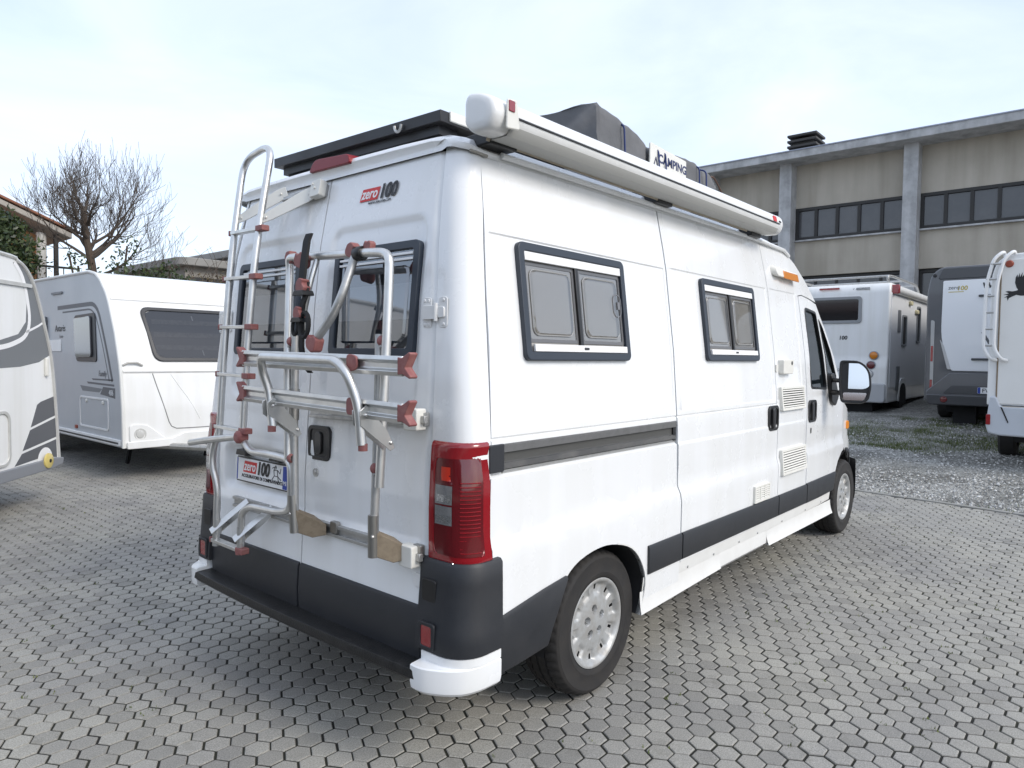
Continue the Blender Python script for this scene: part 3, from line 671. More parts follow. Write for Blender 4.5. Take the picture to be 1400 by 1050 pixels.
# number plate on the left door
v = Vector((.006, 0, .12)); fr = Fr((rx(.985)+.018, .40, .985), (0, -1, 0), v, (-v.z, 0, v.x))
MB().prism(rrect(.475, .125, .008), -.006, .0, fr).build('plate_holder', BLACK, dl)
MB().prism(rrect(.465, .112, .006), .0, .003, fr).build('number_plate', WPRINT, dl, bevel=.0008)
MB().prism(rrect(.038, .108, .004, 3, .2125, 0), .003, .0036, fr).build('plate_band', BPRINT, dl); MB().prism(rrect(.010, .108, .002, 3, -.227, 0), .003, .0036, fr).build('plate_band', BPRINT, dl)
text('plate_letters', 'MI', Fr(fr(.198, -.035, .0037), fr.u, fr.v, fr.n), .030, WPRINT, dl)
f2 = Fr(fr(-.17, -.012, .0031), fr.u, fr.v, fr.n); logo(f2, 1.02, dl, None)
text('plate_letters', 'ACCELERATORE DI COMPRAVENDITA', Fr(fr(-.182, -.037, .0032), fr.u, fr.v, fr.n), .0225, KPRINT, dl, 0, .0006)
mb = MB(); f2 = Fr(fr(.10, -.02, .0033), fr.u, fr.v, fr.n)      # the little line drawing beside the numerals
for pts in ([(0, 0), (.02, .02), (.015, .045), (.03, .07)], [(.015, .045), (.045, .05), (.07, .035), (.075, .06)], [(.02, .02), (.05, .02), (.06, -.01)], [(.045, .05), (.05, .02), (.08, .005)], [(.03, .07), (.036, .06), (.03, .052)], [(.0, .055), (.02, .062)]):
    mb.tube([f2(a_, b_) for a_, b_ in pts], .0022, 4)
mb.build('plate_drawing', KPRINT, dl)
for y_ in (.56, .25): MB().prism([(-.05, 0), (.05, 0), (.04, .028), (-.04, .028)], -.02, .018, Fr((rx(1.06)+.01, y_, 1.058), (0, -1, 0), (0, 0, 1), (-1, 0, 0))).build('plate_lamp', BLACK, dl, bevel=.003)
# third brake light on the roof edge
mb = MB(); prof = rpoly([(.135, 2.400), (-.185, 2.397), (-.178, 2.447), (.095, 2.466)], [.012, .012, .03, .04])
f2 = Fr((.175, 0, 0), (0, 1, 0), (0, 0, 1), (-1, 0, 0)); c_ = (0, 2.435)
mb.prism(prof, 0, .07, f2, [(c_[0]+(a_-c_[0])*.96, c_[1]+(b_-c_[1])*.8) for a_, b_ in prof]); mb.build('brake_light', principled('brake_lens_red', (.22, .006, .014), .35), van, bevel=.006, seg=3)
# ---- rear bumper
mb = MB(); rows = []
def bow(y): return .022*(1-(y/.85)**2)
for dx, z in ((.03, .437), (-.086, .434), (-.091, .432), (-.093, .427), (-.094, .398), (-.086, .388), (0, .38)):
    rows.append([(dx-.012-(bow(y) if dx < -.01 else 0), y, z) for y in rng(-.86, .86, .12)])
mb.sheet(rows); bmp = mb.build('rear_bumper', STEP, van, angle=28)
for s in (-1, 1):
    def cpath(z, off, x1=.165):
        return corner(z, off, 7, x1, s)
    rows = []
    for z, o_ in ((.822, -.004), (.820, .016), (.808, .024), (.74, .026), (.60, .030), (.575, .036), (.52, .037), (.488, .036), (.486, .0)):
        P = cpath(z, o_); P = [(P[0][0], .80+.0*z)]+P[1:]; rows.append([(x, s*y, z) for x, y in P])
    mb = MB(); mb.sheet(rows); mb.sheet([[r[-1] for r in rows], [(r[-1][0], r[-1][1]-s*.05, r[-1][2]) for r in rows]]); mb.sheet([[r[0] for r in rows], [(r[0][0]+.06, r[0][1], r[0][2]) for r in rows]])
    bc = mb.build('bumper_corner', PLAST, van, angle=40)
    fr = Fr((rx(.68)-.027, s*.853, .705), (0, 1, 0), (0, 0, 1), (-1, 0, 0)); MB().prism(rrect(.075, .085, .012), -.012, .003, fr).build('hinge_cover', BLACK, bc, bevel=.003)
    fr = Fr((rx(.53)-.0365, s*.863, .545), (0, 1, 0), (0, 0, 1), (-1, 0, 0)); MB().ring(rrect(.085, .10, .012), rrect(.055, .075, .008), -.004, .006, fr).build('reflector_rim', PLAST, bc, bevel=.002); MB().prism(rrect(.056, .076, .008), -.004, .003, fr).build('reflector', REDLENS, bc)
    nar = [(x_, y_) for x_, y_ in cpath(.46, .034, .155)]; nar[0] = (nar[0][0], .832)
    LQ = -LN if s > 0 else 0
    wid = fillet([(-.104, .832, 0), (-.108, .875, 0), (-.096, .915, 0), (-.062, .975+LQ, 0), (-.02, 1.02+LQ, 0), (.05, 1.044+LQ, 0), (.155, 1.047+LQ, 0)], .05, 2)
    def resamp(P, n):
        L = [0]
        for i_ in range(1, len(P)): L.append(L[-1]+math.dist(P[i_][:2], P[i_-1][:2]))
        return [(interp(L[-1]*k_/n, L, [p[0] for p in P]), interp(L[-1]*k_/n, L, [p[1] for p in P])) for k_ in range(n+1)]
    nar = resamp(nar, 24); wid = resamp(wid, 24); cc = (.06, .90); shr = lambda P, q_: [(cc[0]+(x_-cc[0])*q_, cc[1]+(y_-cc[1])*q_) for x_, y_ in P]
    rows = [[(x_, s*y_, z_) for x_, y_ in P] for P, z_ in ((shr(nar, .9), .486), (nar, .484), (nar, .452), (shr(wid, .97), .450), (wid, .445), (wid, .385), (shr(wid, .975), .362), (shr(wid, .90), .350), (shr(wid, .6), .348))]
    mb = MB(); mb.sheet(rows); mb.sheet([[r[-1] for r in rows], [(r[-1][0], r[-1][1]-s*.06, r[-1][2]) for r in rows]]); mb.sheet([[r[0] for r in rows], [(0.0, r[0][1], r[0][2]) for r in rows]])
    mb.build('bumper_end', PAINT, van, angle=32)
    # dark mouldings along the side
    def mould(name, pts, mat=PLAST, off=.014):
        S = side(s); n = len(pts); mb = MB()
        c = (sum(p[0] for p in pts)/n, sum(p[1] for p in pts)/n)
        gu = sorted(set([p[0] for p in pts]))
        up = lambda p, o_, k: Vector(S(c[0]+(p[0]-c[0])*1, p[1]+(-.012 if p[1] > c[1] else .012)*k))+Vector((0, s*o_, 0))
        V = [up(p, -.01, 0) for p in pts]+[up(p, off*.6, 0) for p in pts]+[up(p, off, 1) for p in pts]
        F = [(i, (i+1) % n, n+(i+1) % n, n+i) for i in range(n)]+[(n+i, n+(i+1) % n, 2*n+(i+1) % n, 2*n+i) for i in range(n)]+[tuple(range(2*n, 3*n))]
        mb.add(V, F); return mb.build(name, mat, van, angle=30)
    mould('side_moulding', [(.17, .585), (.45, .63), (.598, .648), (.54, .54), (.50, .44), (.478, .385), (.33, .372), (.17, .365)])
    mould('side_moulding', [(1.285, .635), (seam1(.6)-.006, .635), (seam1(.5)-.006, .492), (1.29, .492)])
    mould('side_moulding', [(seam1(.6)+.006, .635), (3.058, .628), (3.058, .487), (seam1(.5)+.006, .492)])
    mould('side_moulding', [(3.072, .628), (3.648, .628), (3.652, .485), (3.072, .487)])
    mould('side_moulding', [(3.664, .632), (4.0, .632), (4.47, .625), (4.43, .55), (4.40, .478), (4.0, .48), (3.668, .483)])
    # sills and skirts
    S = side(s); rows = []
    for z, o_ in ((.482, -.004), (.44, -.006), (.405, -.008), (.402, -.014)): rows.append([(x, s*(hw(x, z)+o_), z) for x in rng(1.26, 4.36, .31)])
    MB().sheet(rows).build('sill', SILL, van)
    def skirt(x0, x1, zb0, zb1, flare):
        rows = []
        for k in range(6):
            t_ = k/5; rows.append([(x, s*(1.004+flare*t_**2.2), (.412-(x-1.2)*.0)+((zb0+(zb1-zb0)*(x-x0)/(x1-x0))-.412)*t_) for x in rng(x0, x1, .2)])
        b_ = rows[-1]; rows.append([(p[0], p[1]-s*.03, p[2]+.004) for p in b_])
        MB().sheet(rows).build('side_skirt', SILL, van, angle=50)
    skirt(1.235, 2.16, .30, .325, .012); skirt(2.90, 4.31, .315, .305, .022)
    mb = MB(); mb.sheet([[(x, s*(1.002+o_), z) for x in rng(2.155, 2.905, .25)] for z, o_ in ((.412, 0), (.365, .004), (.33, .004), (.327, -.04))]); mb.build('side_skirt', SILL, van)
    mb = MB(); mb.tube(rpoly([(2.17, s*.985, .325), (2.86, s*.985, .325)], 0), .016, 10); mb.build('entry_step_edge', ALUD, van)
    for x in (1.45, 1.75, 2.08, 2.45, 2.75, 3.2, 3.7, 4.1): MB().lathe([(0, .004), (.006, .003), (.008, 0)], Fr((x, s*(hw(x, .425)-.006), .425), (1, 0, 0), (0, 0, 1), (0, s, 0)), 8).build('sill_screw', ALUD, van)
# ---- wheels (built at the origin, axle along y, outer face towards -y)
def make_wheel():
    fr = Fr((0, 0, 0), (1, 0, 0), (0, 0, 1), (0, -1, 0)); R = .338
    prof = [(.200, -.085), (.215, -.098), (.26, -.105), (.305, -.102), (.322, -.090), (.331, -.075), (.334, -.048), (.326, -.047), (.326, -.040), (.336, -.039), (.337, -.006), (.328, -.005), (.328, .005), (.337, .006), (.336, .039), (.326, .040), (.326, .047), (.334, .048), (.331, .075), (.322, .090), (.314, .098), (.312, .0995), (.300, .1045), (.296, .1035), (.262, .1065), (.238, .1045), (.234, .106), (.222, .104), (.212, .100), (.204, .088), (.200, .07)]
    n = len(prof); seg = 132; V = []; F = []
    for k in range(seg):
        a = 2*math.pi*k/seg; c, q = math.cos(a), math.sin(a); notch = (k % 3 == 0)
        for i, (r, h) in enumerate(prof):
            rr = r
            if notch and (i in (4, 5, 6, 17, 18, 19)): rr -= .0075
            if notch and i in (9, 10, 13, 14): rr -= .004
            V.append(fr(rr*c, rr*q, h))
    for k in range(seg):
        k2 = (k+1) % seg
        for i in range(n-1): F.append((k*n+i, k2*n+i, k2*n+i+1, k*n+i+1))
    w = bpy.data.objects.new('wheel', None); COL.objects.link(w); w.empty_display_size = .1
    MB().add(V, F).build('tyre', RUBBER, w, angle=28)
    MB().lathe([(.0, .02), (.19, .02), (.20, .03), (.212, .096)], fr, 40).build('wheel_disc', BLACK, w)
    # moulded cap: fine polar grid, slots left open, bolt wells pressed in
    rings = [0.0001, .012, .020, .028, .034, .040, .046, .052, .058, .064, .070, .076, .082, .09, .10, .112, .124, .132, .138, .144, .150, .156, .162, .168, .174, .182, .190, .198, .204, .207]
    seg = 150; V = []; F = []; MI = []
    def hgt(r, a):
        h = interp(r, [0, .02, .05, .09, .13, .155, .172, .182, .190, .200, .207], [.088, .088, .086, .083, .078, .079, .080, .086, .096, .101, .098])
        for k in range(5):
            b = 2*math.pi*k/5+.35; d = math.hypot(r*math.cos(a)-0.060*math.cos(b), r*math.sin(a)-0.060*math.sin(b)); h -= .026*(1-sst(.0135, .0205, d))
        for k in range(10):
            b = 2*math.pi*(k+.25)/10; da = math.atan2(math.sin(a-b), math.cos(a-b)); h -= .010*(1-sst(.14, .20, abs(da)))*sst(.125, .137, r)*(1-sst(.178, .184, r))
        return h
    for r in rings:
        for k in range(seg):
            a = 2*math.pi*k/seg; V.append(fr(r*math.cos(a), r*math.sin(a), hgt(r, a)))
    for i in range(len(rings)-1):
        for k in range(seg):
            a = 2*math.pi*(k+.5)/seg; rm = (rings[i]+rings[i+1])/2; cut = False
            for q in range(10):
                b = 2*math.pi*(q+.25)/10; da = abs(math.atan2(math.sin(a-b), math.cos(a-b)))
                if 0.150 < rm < .178 and .02 < da < .10 and math.atan2(math.sin(a-b), math.cos(a-b)) > 0: cut = True
            if not cut:
                F.append((i*seg+k, i*seg+(k+1) % seg, (i+1)*seg+(k+1) % seg, (i+1)*seg+k))
                MI.append(1 if min(math.hypot(rm*math.cos(a)-.060*math.cos(2*math.pi*q/5+.35), rm*math.sin(a)-.060*math.sin(2*math.pi*q/5+.35)) for q in range(5)) < .0165 else 0)
    hm = MB().add(V, F); hm.mi = MI; hm.build('hub_cap', [HUB, principled('hub_well_grey', (.13, .13, .13), .5)], w, angle=40, recalc=False)
    return w
wheel = make_wheel(); wheel.parent = van; wheel.location = Vector((.925, -.862, .338))-van.location
for x, y, rz, a in ((4.93, -.845, 0, .9), (.925, .862, math.pi, .5), (4.93, .845, math.pi, 1.7)):
    dup(wheel, van, Vector((x, y, .338))-van.location, (0, a, rz))
# ---- side camper windows
def camper_window(x0, x1, z0, z1, s, par):
    yc = lambda z: interp(z, SZ, SY)-.0050
    v = Vector((0, s*(yc(z1)-yc(z0)), z1-z0)); h = v.length; w = x1-x0
    fr = Fr(((x0+x1)/2, s*(yc(z0)+yc(z1))/2, (z0+z1)/2), (1, 0, 0), v, (0, s*v.z, -s*v.y))
    MB().ring(rrect(w, h, .03), rrect(w-.07, h-.07, .012), -.012, .022, fr).build('window_frame', SLATE, par, bevel=.004, seg=3)
    MB().prism(rrect(w-.05, h-.05, .012), -.012, .0036, fr).build('window_blind', BLIND, par)
    zt = h/2-.035
    MB().box((0, zt-.020, .016), (w-.074, .036, .010), fr).build('window_rail', WPRINT, par, bevel=.002)
    lo = MB().box((.01, -zt+.016, .018), (w-.09, .030, .012), fr).build('window_rail', WPRINT, par, bevel=.002)
    MB().box((.02, -zt+.016, .0245), (.035, .010, .003), fr).build('window_latch', BLACK, par)
    cw = (w-.075)/2; ph = h-.15; pz = .0
    MB().box((0, 0, .010), (.024, h-.13, .014), fr).build('window_bar', BLACK, par, bevel=.002)
    for k in (-1, 1):
        f2 = Fr(fr(k*(cw/2+.006), pz, .004 if k < 0 else .007), fr.u, fr.v, fr.n); W_ = cw-.016
        rr = rrect(W_, ph, .008); a_ = rrect(W_-.07, ph-.06, .03); b_ = rrect(W_-.085, ph-.075, .028); n = len(rr)
        V = [f2(*p, .0) for p in rr]+[f2(*p, .0) for p in a_]+[f2(*p, .011) for p in b_]
        F = [(i, (i+1) % n, n+(i+1) % n, n+i) for i in range(n)]+[(n+i, n+(i+1) % n, 2*n+(i+1) % n, 2*n+i) for i in range(n)]+[tuple(range(2*n, 3*n))]
        MB().add(V, F).build('window_pane', PANE, par, angle=20, recalc=False)
        MB().ring(rrect(W_, ph, .008), rrect(W_-.028, ph-.028, .008), -.003, .003, f2).build('pane_edge', principled('pane_edge_grey', (.13, .13, .135), .3), par)
        MB().tube([f2(*p, .0025) for p in a_], .0032, 5, closed=True).build('pane_bead', principled('pane_bead_grey', (.34, .34, .335), .12), par)
    if x0 < 1: MB().ring(rrect(.07, .11, .034, 6, cw-.05, .02), rrect(.062, .102, .03, 6, cw-.05, .02), .018, .021, fr).box((cw-.04, .02, .02), (.02, .035, .006), fr).build('pane_catch', principled('catch_grey', (.17, .17, .18), .3), par)
camper_window(.362, 1.150, 1.551, 2.026, -1, R1)
camper_window(1.995, 2.770, 1.552, 2.029, -1, R2)
camper_window(.50, 1.25, 1.552, 2.02, 1, L1)
# ---- sliding-door rail in its recess
S = side(-1)
par = R1
def along(z, o_, x0=.215, x1=1.597): return [(x, -(hw(x, z)+o_), z) for x in rng(x0, x1, .2)]
MB().sheet([along(1.236, -.004), along(1.232, .010), along(1.205, .014), along(1.202, .003)]).build('door_rail', GREYM, par)
MB().sheet([along(1.203, .004), along(1.196, .002), along(1.168, .002), along(1.166, .004)]).build('rail_channel', principled('channel_grey', (.10, .10, .095), .5, metal=.3), par)
MB().sheet([along(1.167, .002), along(1.163, .010), along(1.142, .011), along(1.140, .0)]).build('door_rail', principled('rail_grey_dark', (.12, .12, .12), .4, metal=.5, noise=(10, .5, (.25, .24, .22))), par)
MB().sheet([along(1.139, .0), along(1.137, .008), along(1.128, .008), along(1.122, -.004)]).build('rail_lip', ALUD, par)
fr = Fr((.172, -(hw(.17, 1.18)+.0), 1.186), (1, 0, 0), (0, 0, 1), (0, -1, 0)); MB().prism(rrect(.082, .106, .006), -.006, .020, fr).build('rail_end_cap', principled('cap_dark', (.025, .027, .032), .45), par, bevel=.004)
MB().box((1.585, -.985, 1.183), (.03, .014, .10)).build('rail_stop', BLACK, par)
# ---- handles and locks
def handle(xc, zc, par, w=.185, h=.17):
    fr = Fr((xc, -(hw(xc, zc)), zc), (1, 0, 0), (0, 0, 1), (0, -1, 0))
    o = MB().ring(rrect(w, h, .04), rrect(w-.045, h-.04, .026), -.004, .010, fr).prism(rrect(w-.03, h-.03, .03), -.006, .001, fr).build('door_handle', BLACK, par, bevel=.003)
    MB().prism(rrect(.05, h-.03, .018, 4, -.02, 0), .0, .022, fr).build('handle_lever', MATS['satin_black'], par, bevel=.004)
    f2 = Fr(fr(-.02, -.15, 0), fr.u, fr.v, fr.n); MB().prism(rrect(.030, .045, .0149, 5), -.002, .004, f2).build('door_lock', BLACK, par, bevel=.0015)
handle(2.985, 1.167, R2); handle(3.812, 1.172, R4)
f2 = Fr((3.245, -hw(3.245, 1.515)-.0, 1.515), (1, 0, 0), (0, 0, 1), (0, -1, 0))
MB().prism(rrect(.20, .10, .012), -.006, .040, f2).build('shower_socket_box', CREAM, R3, bevel=.004); MB().lathe([(0, .043), (.010, .043), (.016, .040)], Fr(f2(.06, .025, 0), f2.u, f2.v, f2.n), 12).build('socket_lock', BLACK, R3)
MB().prism(rrect(.04, .05, .004), -.003, .010, Fr((3.085, -hw(3.085, 1.51), 1.505), (1, 0, 0), (0, 0, 1), (0, -1, 0))).build('door_catch', CREAM, R3)
# ---- grilles: frame, dark back and separate louvres
def grille(x0, x1, z0, z1, n, par, cols=1, fw=.026, mat=CREAM):
    zc = (z0+z1)/2; xc = (x0+x1)/2; w, h = x1-x0, z1-z0; sl = (hw(xc, z1)-hw(xc, z0))
    v = Vector((0, -sl, h)); fr = Fr((xc, -(max(hw(xc, z0+h*k/6) for k in range(7))+.002), zc), (1, 0, 0), v, (0, -1, -sl/h))
    g = MB().ring(rrect(w, h, .008), rrect(w-2*fw, h-2*fw, .004), -.012, .013, fr).build('ventilation_grille', mat, par, bevel=.003)
    MB().prism(rrect(w-fw, h-fw, .004), -.006, .0025, fr).build('grille_back', DARKIN, par)
    ih = h-2*fw
    for k in range(n):
        z = -ih/2+ih*(k+.5)/n; q = ih/n*.27
        mb = MB(); mb.add([fr(a, b, c) for a in (-(w-2*fw)/2, (w-2*fw)/2) for b, c in ((z+q, .008), (z-q, .013), (z-q, .010), (z+q, .004))], [(0, 1, 5, 4), (1, 2, 6, 5), (2, 3, 7, 6), (3, 0, 4, 7)]); mb.build('louvre', mat, par, smooth=False)
    for c in range(1, cols): MB().box((-(w-2*fw)/2+(w-2*fw)*c/cols, 0, .008), (.01, ih, .010), fr).build('grille_bar', mat, par)
grille(3.120, 3.600, 1.206, 1.376, 8, R3, 1, .020); grille(3.110, 3.605, .757, .938, 8, R3, 1, .020); grille(2.628, 2.884, .637, .750, 6, R2, 3, .016)
# ---- amber marker on the roof flank and the front repeater
z0, z1 = 2.155, 2.232; f2 = Fr((3.42, -(hw(3.42, 2.195)+.0), 2.195), (1, 0, 0), (0, -(hw(3.42, 2.23)-hw(3.42, 2.15)), .08), (0, -1, -.25))
MB().prism(rpoly([(-.235, -.035), (.20, -.040), (.20, .030), (-.235, .045)], [.03, .01, .01, .04]), -.006, .045, f2, rpoly([(-.22, -.03), (.20, -.036), (.20, .022), (-.22, .03)], [.03, .01, .01, .04])).build('marker_light', CREAM, R3, bevel=.006, seg=3)
MB().prism(rpoly([(-.10, -.038), (.205, -.043), (.205, .018), (-.10, .022)], .01), .03, .05, f2).build('marker_lens', AMBER, R3, bevel=.006)
MB().prism(rrect(.05, .075, .02), -.004, .012, Fr((5.02, -hw(5.02, .98), .98), (1, -.35, 0), (0, 0, 1), (0, -1, 0))).build('side_repeater', AMBER, van, bevel=.003)
# ---- door mirror
mir = MB()
mx, my, mz = 4.15, -1.21, 1.395
f2 = Fr((mx, my, mz), (.25, -1, 0), (.10, .02, 1), (-1, -.25, .10))
hp = rpoly([(-.115, .17), (.03, .168), (.10, .10), (.118, -.03), (.10, -.14), (.05, -.168), (-.10, -.165), (-.118, -.03)], [.03, .06, .06, .06, .04, .03, .03, .1])
mirp = MB().prism(hp, -.10, 0, f2, hp).build('door_mirror', BLACK, van, bevel=.018, seg=3)
MB().ring(hp, [(a*.86, b*.9) for a, b in hp], -.002, .010, f2).build('mirror_rim', BLACK, mirp, bevel=.003)
MB().prism([(max(-.055, a*.82+.008)+.006, b*.60+.045) for a, b in hp], .0, .004, f2).build('mirror_glass', CHROME, mirp)
MB().prism(rpoly([(-.085, -.085), (.085, -.085), (.065, -.145), (-.08, -.145)], .015), .0, .005, f2).build('mirror_glass', CHROME, mirp)
MB().tube([(4.20, -1.14, 1.30), (4.26, -1.05, 1.30), (4.32, -.985, 1.30)], .022, 10).tube([(4.20, -1.14, 1.40), (4.26, -1.05, 1.40), (4.32, -.985, 1.40)], .018, 10).build('mirror_arm', BLACK, mirp)
MB().prism(rpoly([(4.27, 1.45), (4.30, 1.22), (4.42, 1.18), (4.50, 1.26), (4.36, 1.46)], .03), .93, 1.0, Fr((0, 0, 0), (1, 0, 0), (0, 0, 1), (0, -1, 0))).build('mirror_foot', BLACK, mirp, bevel=.008)
mirl = dup(mirp, van); mirl.scale = (1, -1, 1)
# ---- windscreen, bonnet, front end, cabin
rows = []
for k in range(7):
    t_ = k/6; z = 2.03-(2.03-1.20)*t_; x = 4.13+(4.84-4.13)*t_
    rows.append([(x+.18*(1-(y/.9)**2)*(.5+.5*t_), y*(hw(x, z)-.01)/.9, z) for y in rng(-.9, .9, .15)])
MB().sheet(rows).build('windscreen', CABGL, van)
rows = []
for x, z, k in ((4.84, 1.20, .18), (5.1, 1.12, .12), (5.35, 1.0, .10), (5.52, .88, .08), (5.58, .75, .06), (5.60, .62, .04)):
    rows.append([(x+k*(1-(y/.9)**2), y*(hw(min(x, 5.5), z)-.002)/.9, z) for y in rng(-.9, .9, .15)])
MB().sheet(rows).build('bonnet', PAINT, van)
rows = []
for z, o_ in ((.64, .0), (.62, .03), (.45, .045), (.30, .04), (.25, 0)):
    rows.append([(x+o_, y, z) for x, y in ((5.31, -.93), (5.45, -.80), (5.58, -.5), (5.64, 0), (5.58, .5), (5.45, .80), (5.31, .93))])
MB().sheet(rows).build('front_bumper', PLAST, van)
INT = principled('cab_grey_trim', (.05, .052, .055), .7)
cab = MB().prism(rpoly([(4.30, .80), (4.88, .80), (4.98, 1.18), (4.50, 1.24), (4.34, 1.10)], .05), -.84, .84, Fr((0, 0, 0), (1, 0, 0), (0, 0, 1), (0, 1, 0))).build('dashboard', INT, van, bevel=.02)
for y in (-.45, .45):
    MB().loft([[(x+dx*.0, y+b*w, z) for b in (-1, 1) for x in ((xa, xb) if b < 0 else (xb, xa))] for z, xa, xb, w, dx in ((.62, 3.62, 4.10, .22, 0), (.85, 3.60, 4.12, .24, 0), (.92, 3.58, 3.74, .24, 0), (1.35, 3.52, 3.66, .22, 0), (1.42, 3.51, 3.63, .12, 0), (1.62, 3.49, 3.60, .12, 0))]).build('cab_seat', INT, van, bevel=.03, seg=3)
MB().lathe([(.17+.013*math.cos(a), .013*math.sin(a)) for a in [2*math.pi*k/8 for k in range(9)]], Fr((4.40, .45, 1.22), (.5, 0, -.86), (0, 1, 0)), 28).build('steering_wheel', BLACK, van)
# ---- slab under the cab, exhaust, spare details
MB().box((4.15, 0, .42), (1.4, 1.5, .10)).build('cab_floor', DARKIN, van)
# ================================================================ THINGS FIXED ON THE VAN
def rp(y, z, off): return Vector((rx(z)-off, y, z))
def bolt(mb, p, n, r=.007):
    n = Vector(n).normalized(); u = n.orthogonal(); mb.lathe([(0, .005), (r*.7, .005), (r, .002), (r, -.003)], Fr(p, u, n.cross(u), n), 8)
# ---------------------------------------------------------------- ladder
lad = thing('ladder', 'aluminium rear ladder with hooped top and faded red rung clips on the van door', 'ladder', (-.12, .43, .65))
YL, YR, OFF = .548, .330, .13
up = fillet([rp(YL, 1.17, OFF), rp(YL, 1.6, OFF), rp(YL+.006, 2.0, OFF), rp(YL+.03, 2.25, OFF), rp(YL+.062, 2.535, OFF+.005), rp(YR+.03, 2.575, OFF+.005), rp(YR+.012, 2.25, OFF), rp(YR, 2.0, OFF), rp(YR, 1.6, OFF), rp(YR-.004, 1.17, OFF)], .10, 8)
MB().tube(up, .0165, 14).build('rail', ALU, lad)
lowl = fillet([rp(YL+.0, 1.20, OFF), rp(YL+.035, 1.10, OFF+.01), rp(YL+.035, 1.02, OFF+.01), rp(YL+.0, .92, OFF), rp(YL, .66, OFF+.004)], .06, 6)
MB().tube(lowl, .0165, 14).build('rail', ALU, lad)
loop = fillet([rp(YR-.005, 1.22, OFF), rp(YR-.01, 1.165, OFF), rp(.25, 1.118, OFF), rp(.06, 1.122, OFF), rp(-.085, 1.115, OFF), rp(-.097, 1.02, OFF), rp(-.097, .90, OFF), rp(-.0, .878, OFF), rp(.24, .868, OFF), rp(.318, .83, OFF), rp(.322, .65, OFF)], .075, 7)
MB().tube(loop, .0165, 14).build('rail', ALU, lad)
MB().tube([rp(.80, 1.112, OFF+.02), rp(.56, 1.15, OFF+.025), rp(.335, 1.18, OFF+.02)], .0165, 12).build('grab_tube', ALU, lad)
f2 = Fr(rp(.322, 1.18, OFF+.012), (0, 1, 0), (0, 0, 1), (-1, 0, 0)); MB().lathe([(0, .026), (.020, .026), (.030, .018), (.032, 0), (.028, -.026), (0, -.026)], f2, 9).build('clamp_knob', REDP, lad, bevel=.003)
for z in (2.152, 1.925, 1.690, 1.462, 1.208, .652):
    d = .0; a, c = rp(YL+.045+.02*max(0, z-2), z+.004, OFF), rp(YR-.055+.01*max(0, z-2), z, OFF)
    t_ = (c-a).normalized(); fr = Fr((a+c)/2, t_, (-1, 0, 0)); L = (c-a).length
    MB().prism(rrect(L-.02, .036, .012), -.008, .008, fr).build('rung', ALU, lad, bevel=.002)
    for p, k in ((c, 1), (a, -1)):
        f3 = Fr(p-t_*k*(.030 if k > 0 else .004), t_, (-1, 0, 0)); MB().prism(rpoly([(-.035, -.017), (.03, -.022), (.034, .022), (-.035, .019)], .008) if k > 0 else rrect(.014, .034, .006), -.013, .013, f3).build('rung_clip', REDP, lad, bevel=.003)
# ladder brackets: pale straps at the top, aluminium shoes at the foot
for y0, y1, z0, z1 in ((YL+.02, YL-.20, 2.225, 2.345), (YR, YR-.235, 2.20, 2.31)):
    a, c = rp(y0, z0, OFF-.012), rp(y1, z1, .03); d_ = (c-a).normalized(); w_ = Vector((0, d_.z, -d_.y)).normalized()
    mb = MB(); P = []
    for p, q in ((a-d_*.02, .016), (a+d_*.05, .026), (c-d_*.03, .034), (c+d_*.02, .026)): P.append((p+w_*q, p-w_*q))
    n_ = d_.cross(w_)
    for e in (0, 1): pass
    V = [p for q in P for p in q]; V2 = [p+Vector((-.005, 0, 0)) for p in V]
    k = len(V); mb.add(V+V2, [(0, 1, 3, 2), (2, 3, 5, 4), (4, 5, 7, 6), (8, 10, 11, 9), (10, 12, 13, 11), (12, 14, 15, 13), (0, 2, 10, 8), (2, 4, 12, 10), (4, 6, 14, 12), (1, 9, 11, 3), (3, 11, 13, 5), (5, 13, 15, 7), (0, 8, 9, 1), (6, 7, 15, 14)])
    bolt(mb, a+d_*.02+Vector((-.006, 0, 0)), (-1, 0, 0)); bolt(mb, c-d_*.01+Vector((-.006, 0, 0)), (-1, 0, 0)); mb.build('strap_bracket', CREAM, lad, bevel=.002)
mb = MB(); a, c = rp(.36, 2.300, .014), rp(.015, 2.318, .014); v_ = Vector((rx(2.36)-rx(2.26), 0, .1)); fr = Fr((a+c)/2, (c-a), v_, (-v_.z, 0, v_.x)); L = (c-a).length
mb.prism(rrect(L, .058, .006), -.012, .006, fr); mb.box((0, .012, .012), (L-.01, .018, .012), fr); mb.box((0, -.018, .012), (L-.01, .014, .012), fr); mb.build('mounting_rail', ALUD, lad, bevel=.002)
MB().box((0, -.0015, .0068), (L-.02, .010, .004), fr).build('rail_slot', BLACK, lad)
mb = MB(); mb.prism(rrect(.075, .075, .008, 3, L/2-.035, .0), .0, .036, fr); bolt(mb, fr(L/2-.035, .0, .037), fr.n, .006); bolt(mb, fr(L/2-.055, .022, .037), fr.n, .005); mb.build('end_block', CREAM, lad, bevel=.003)
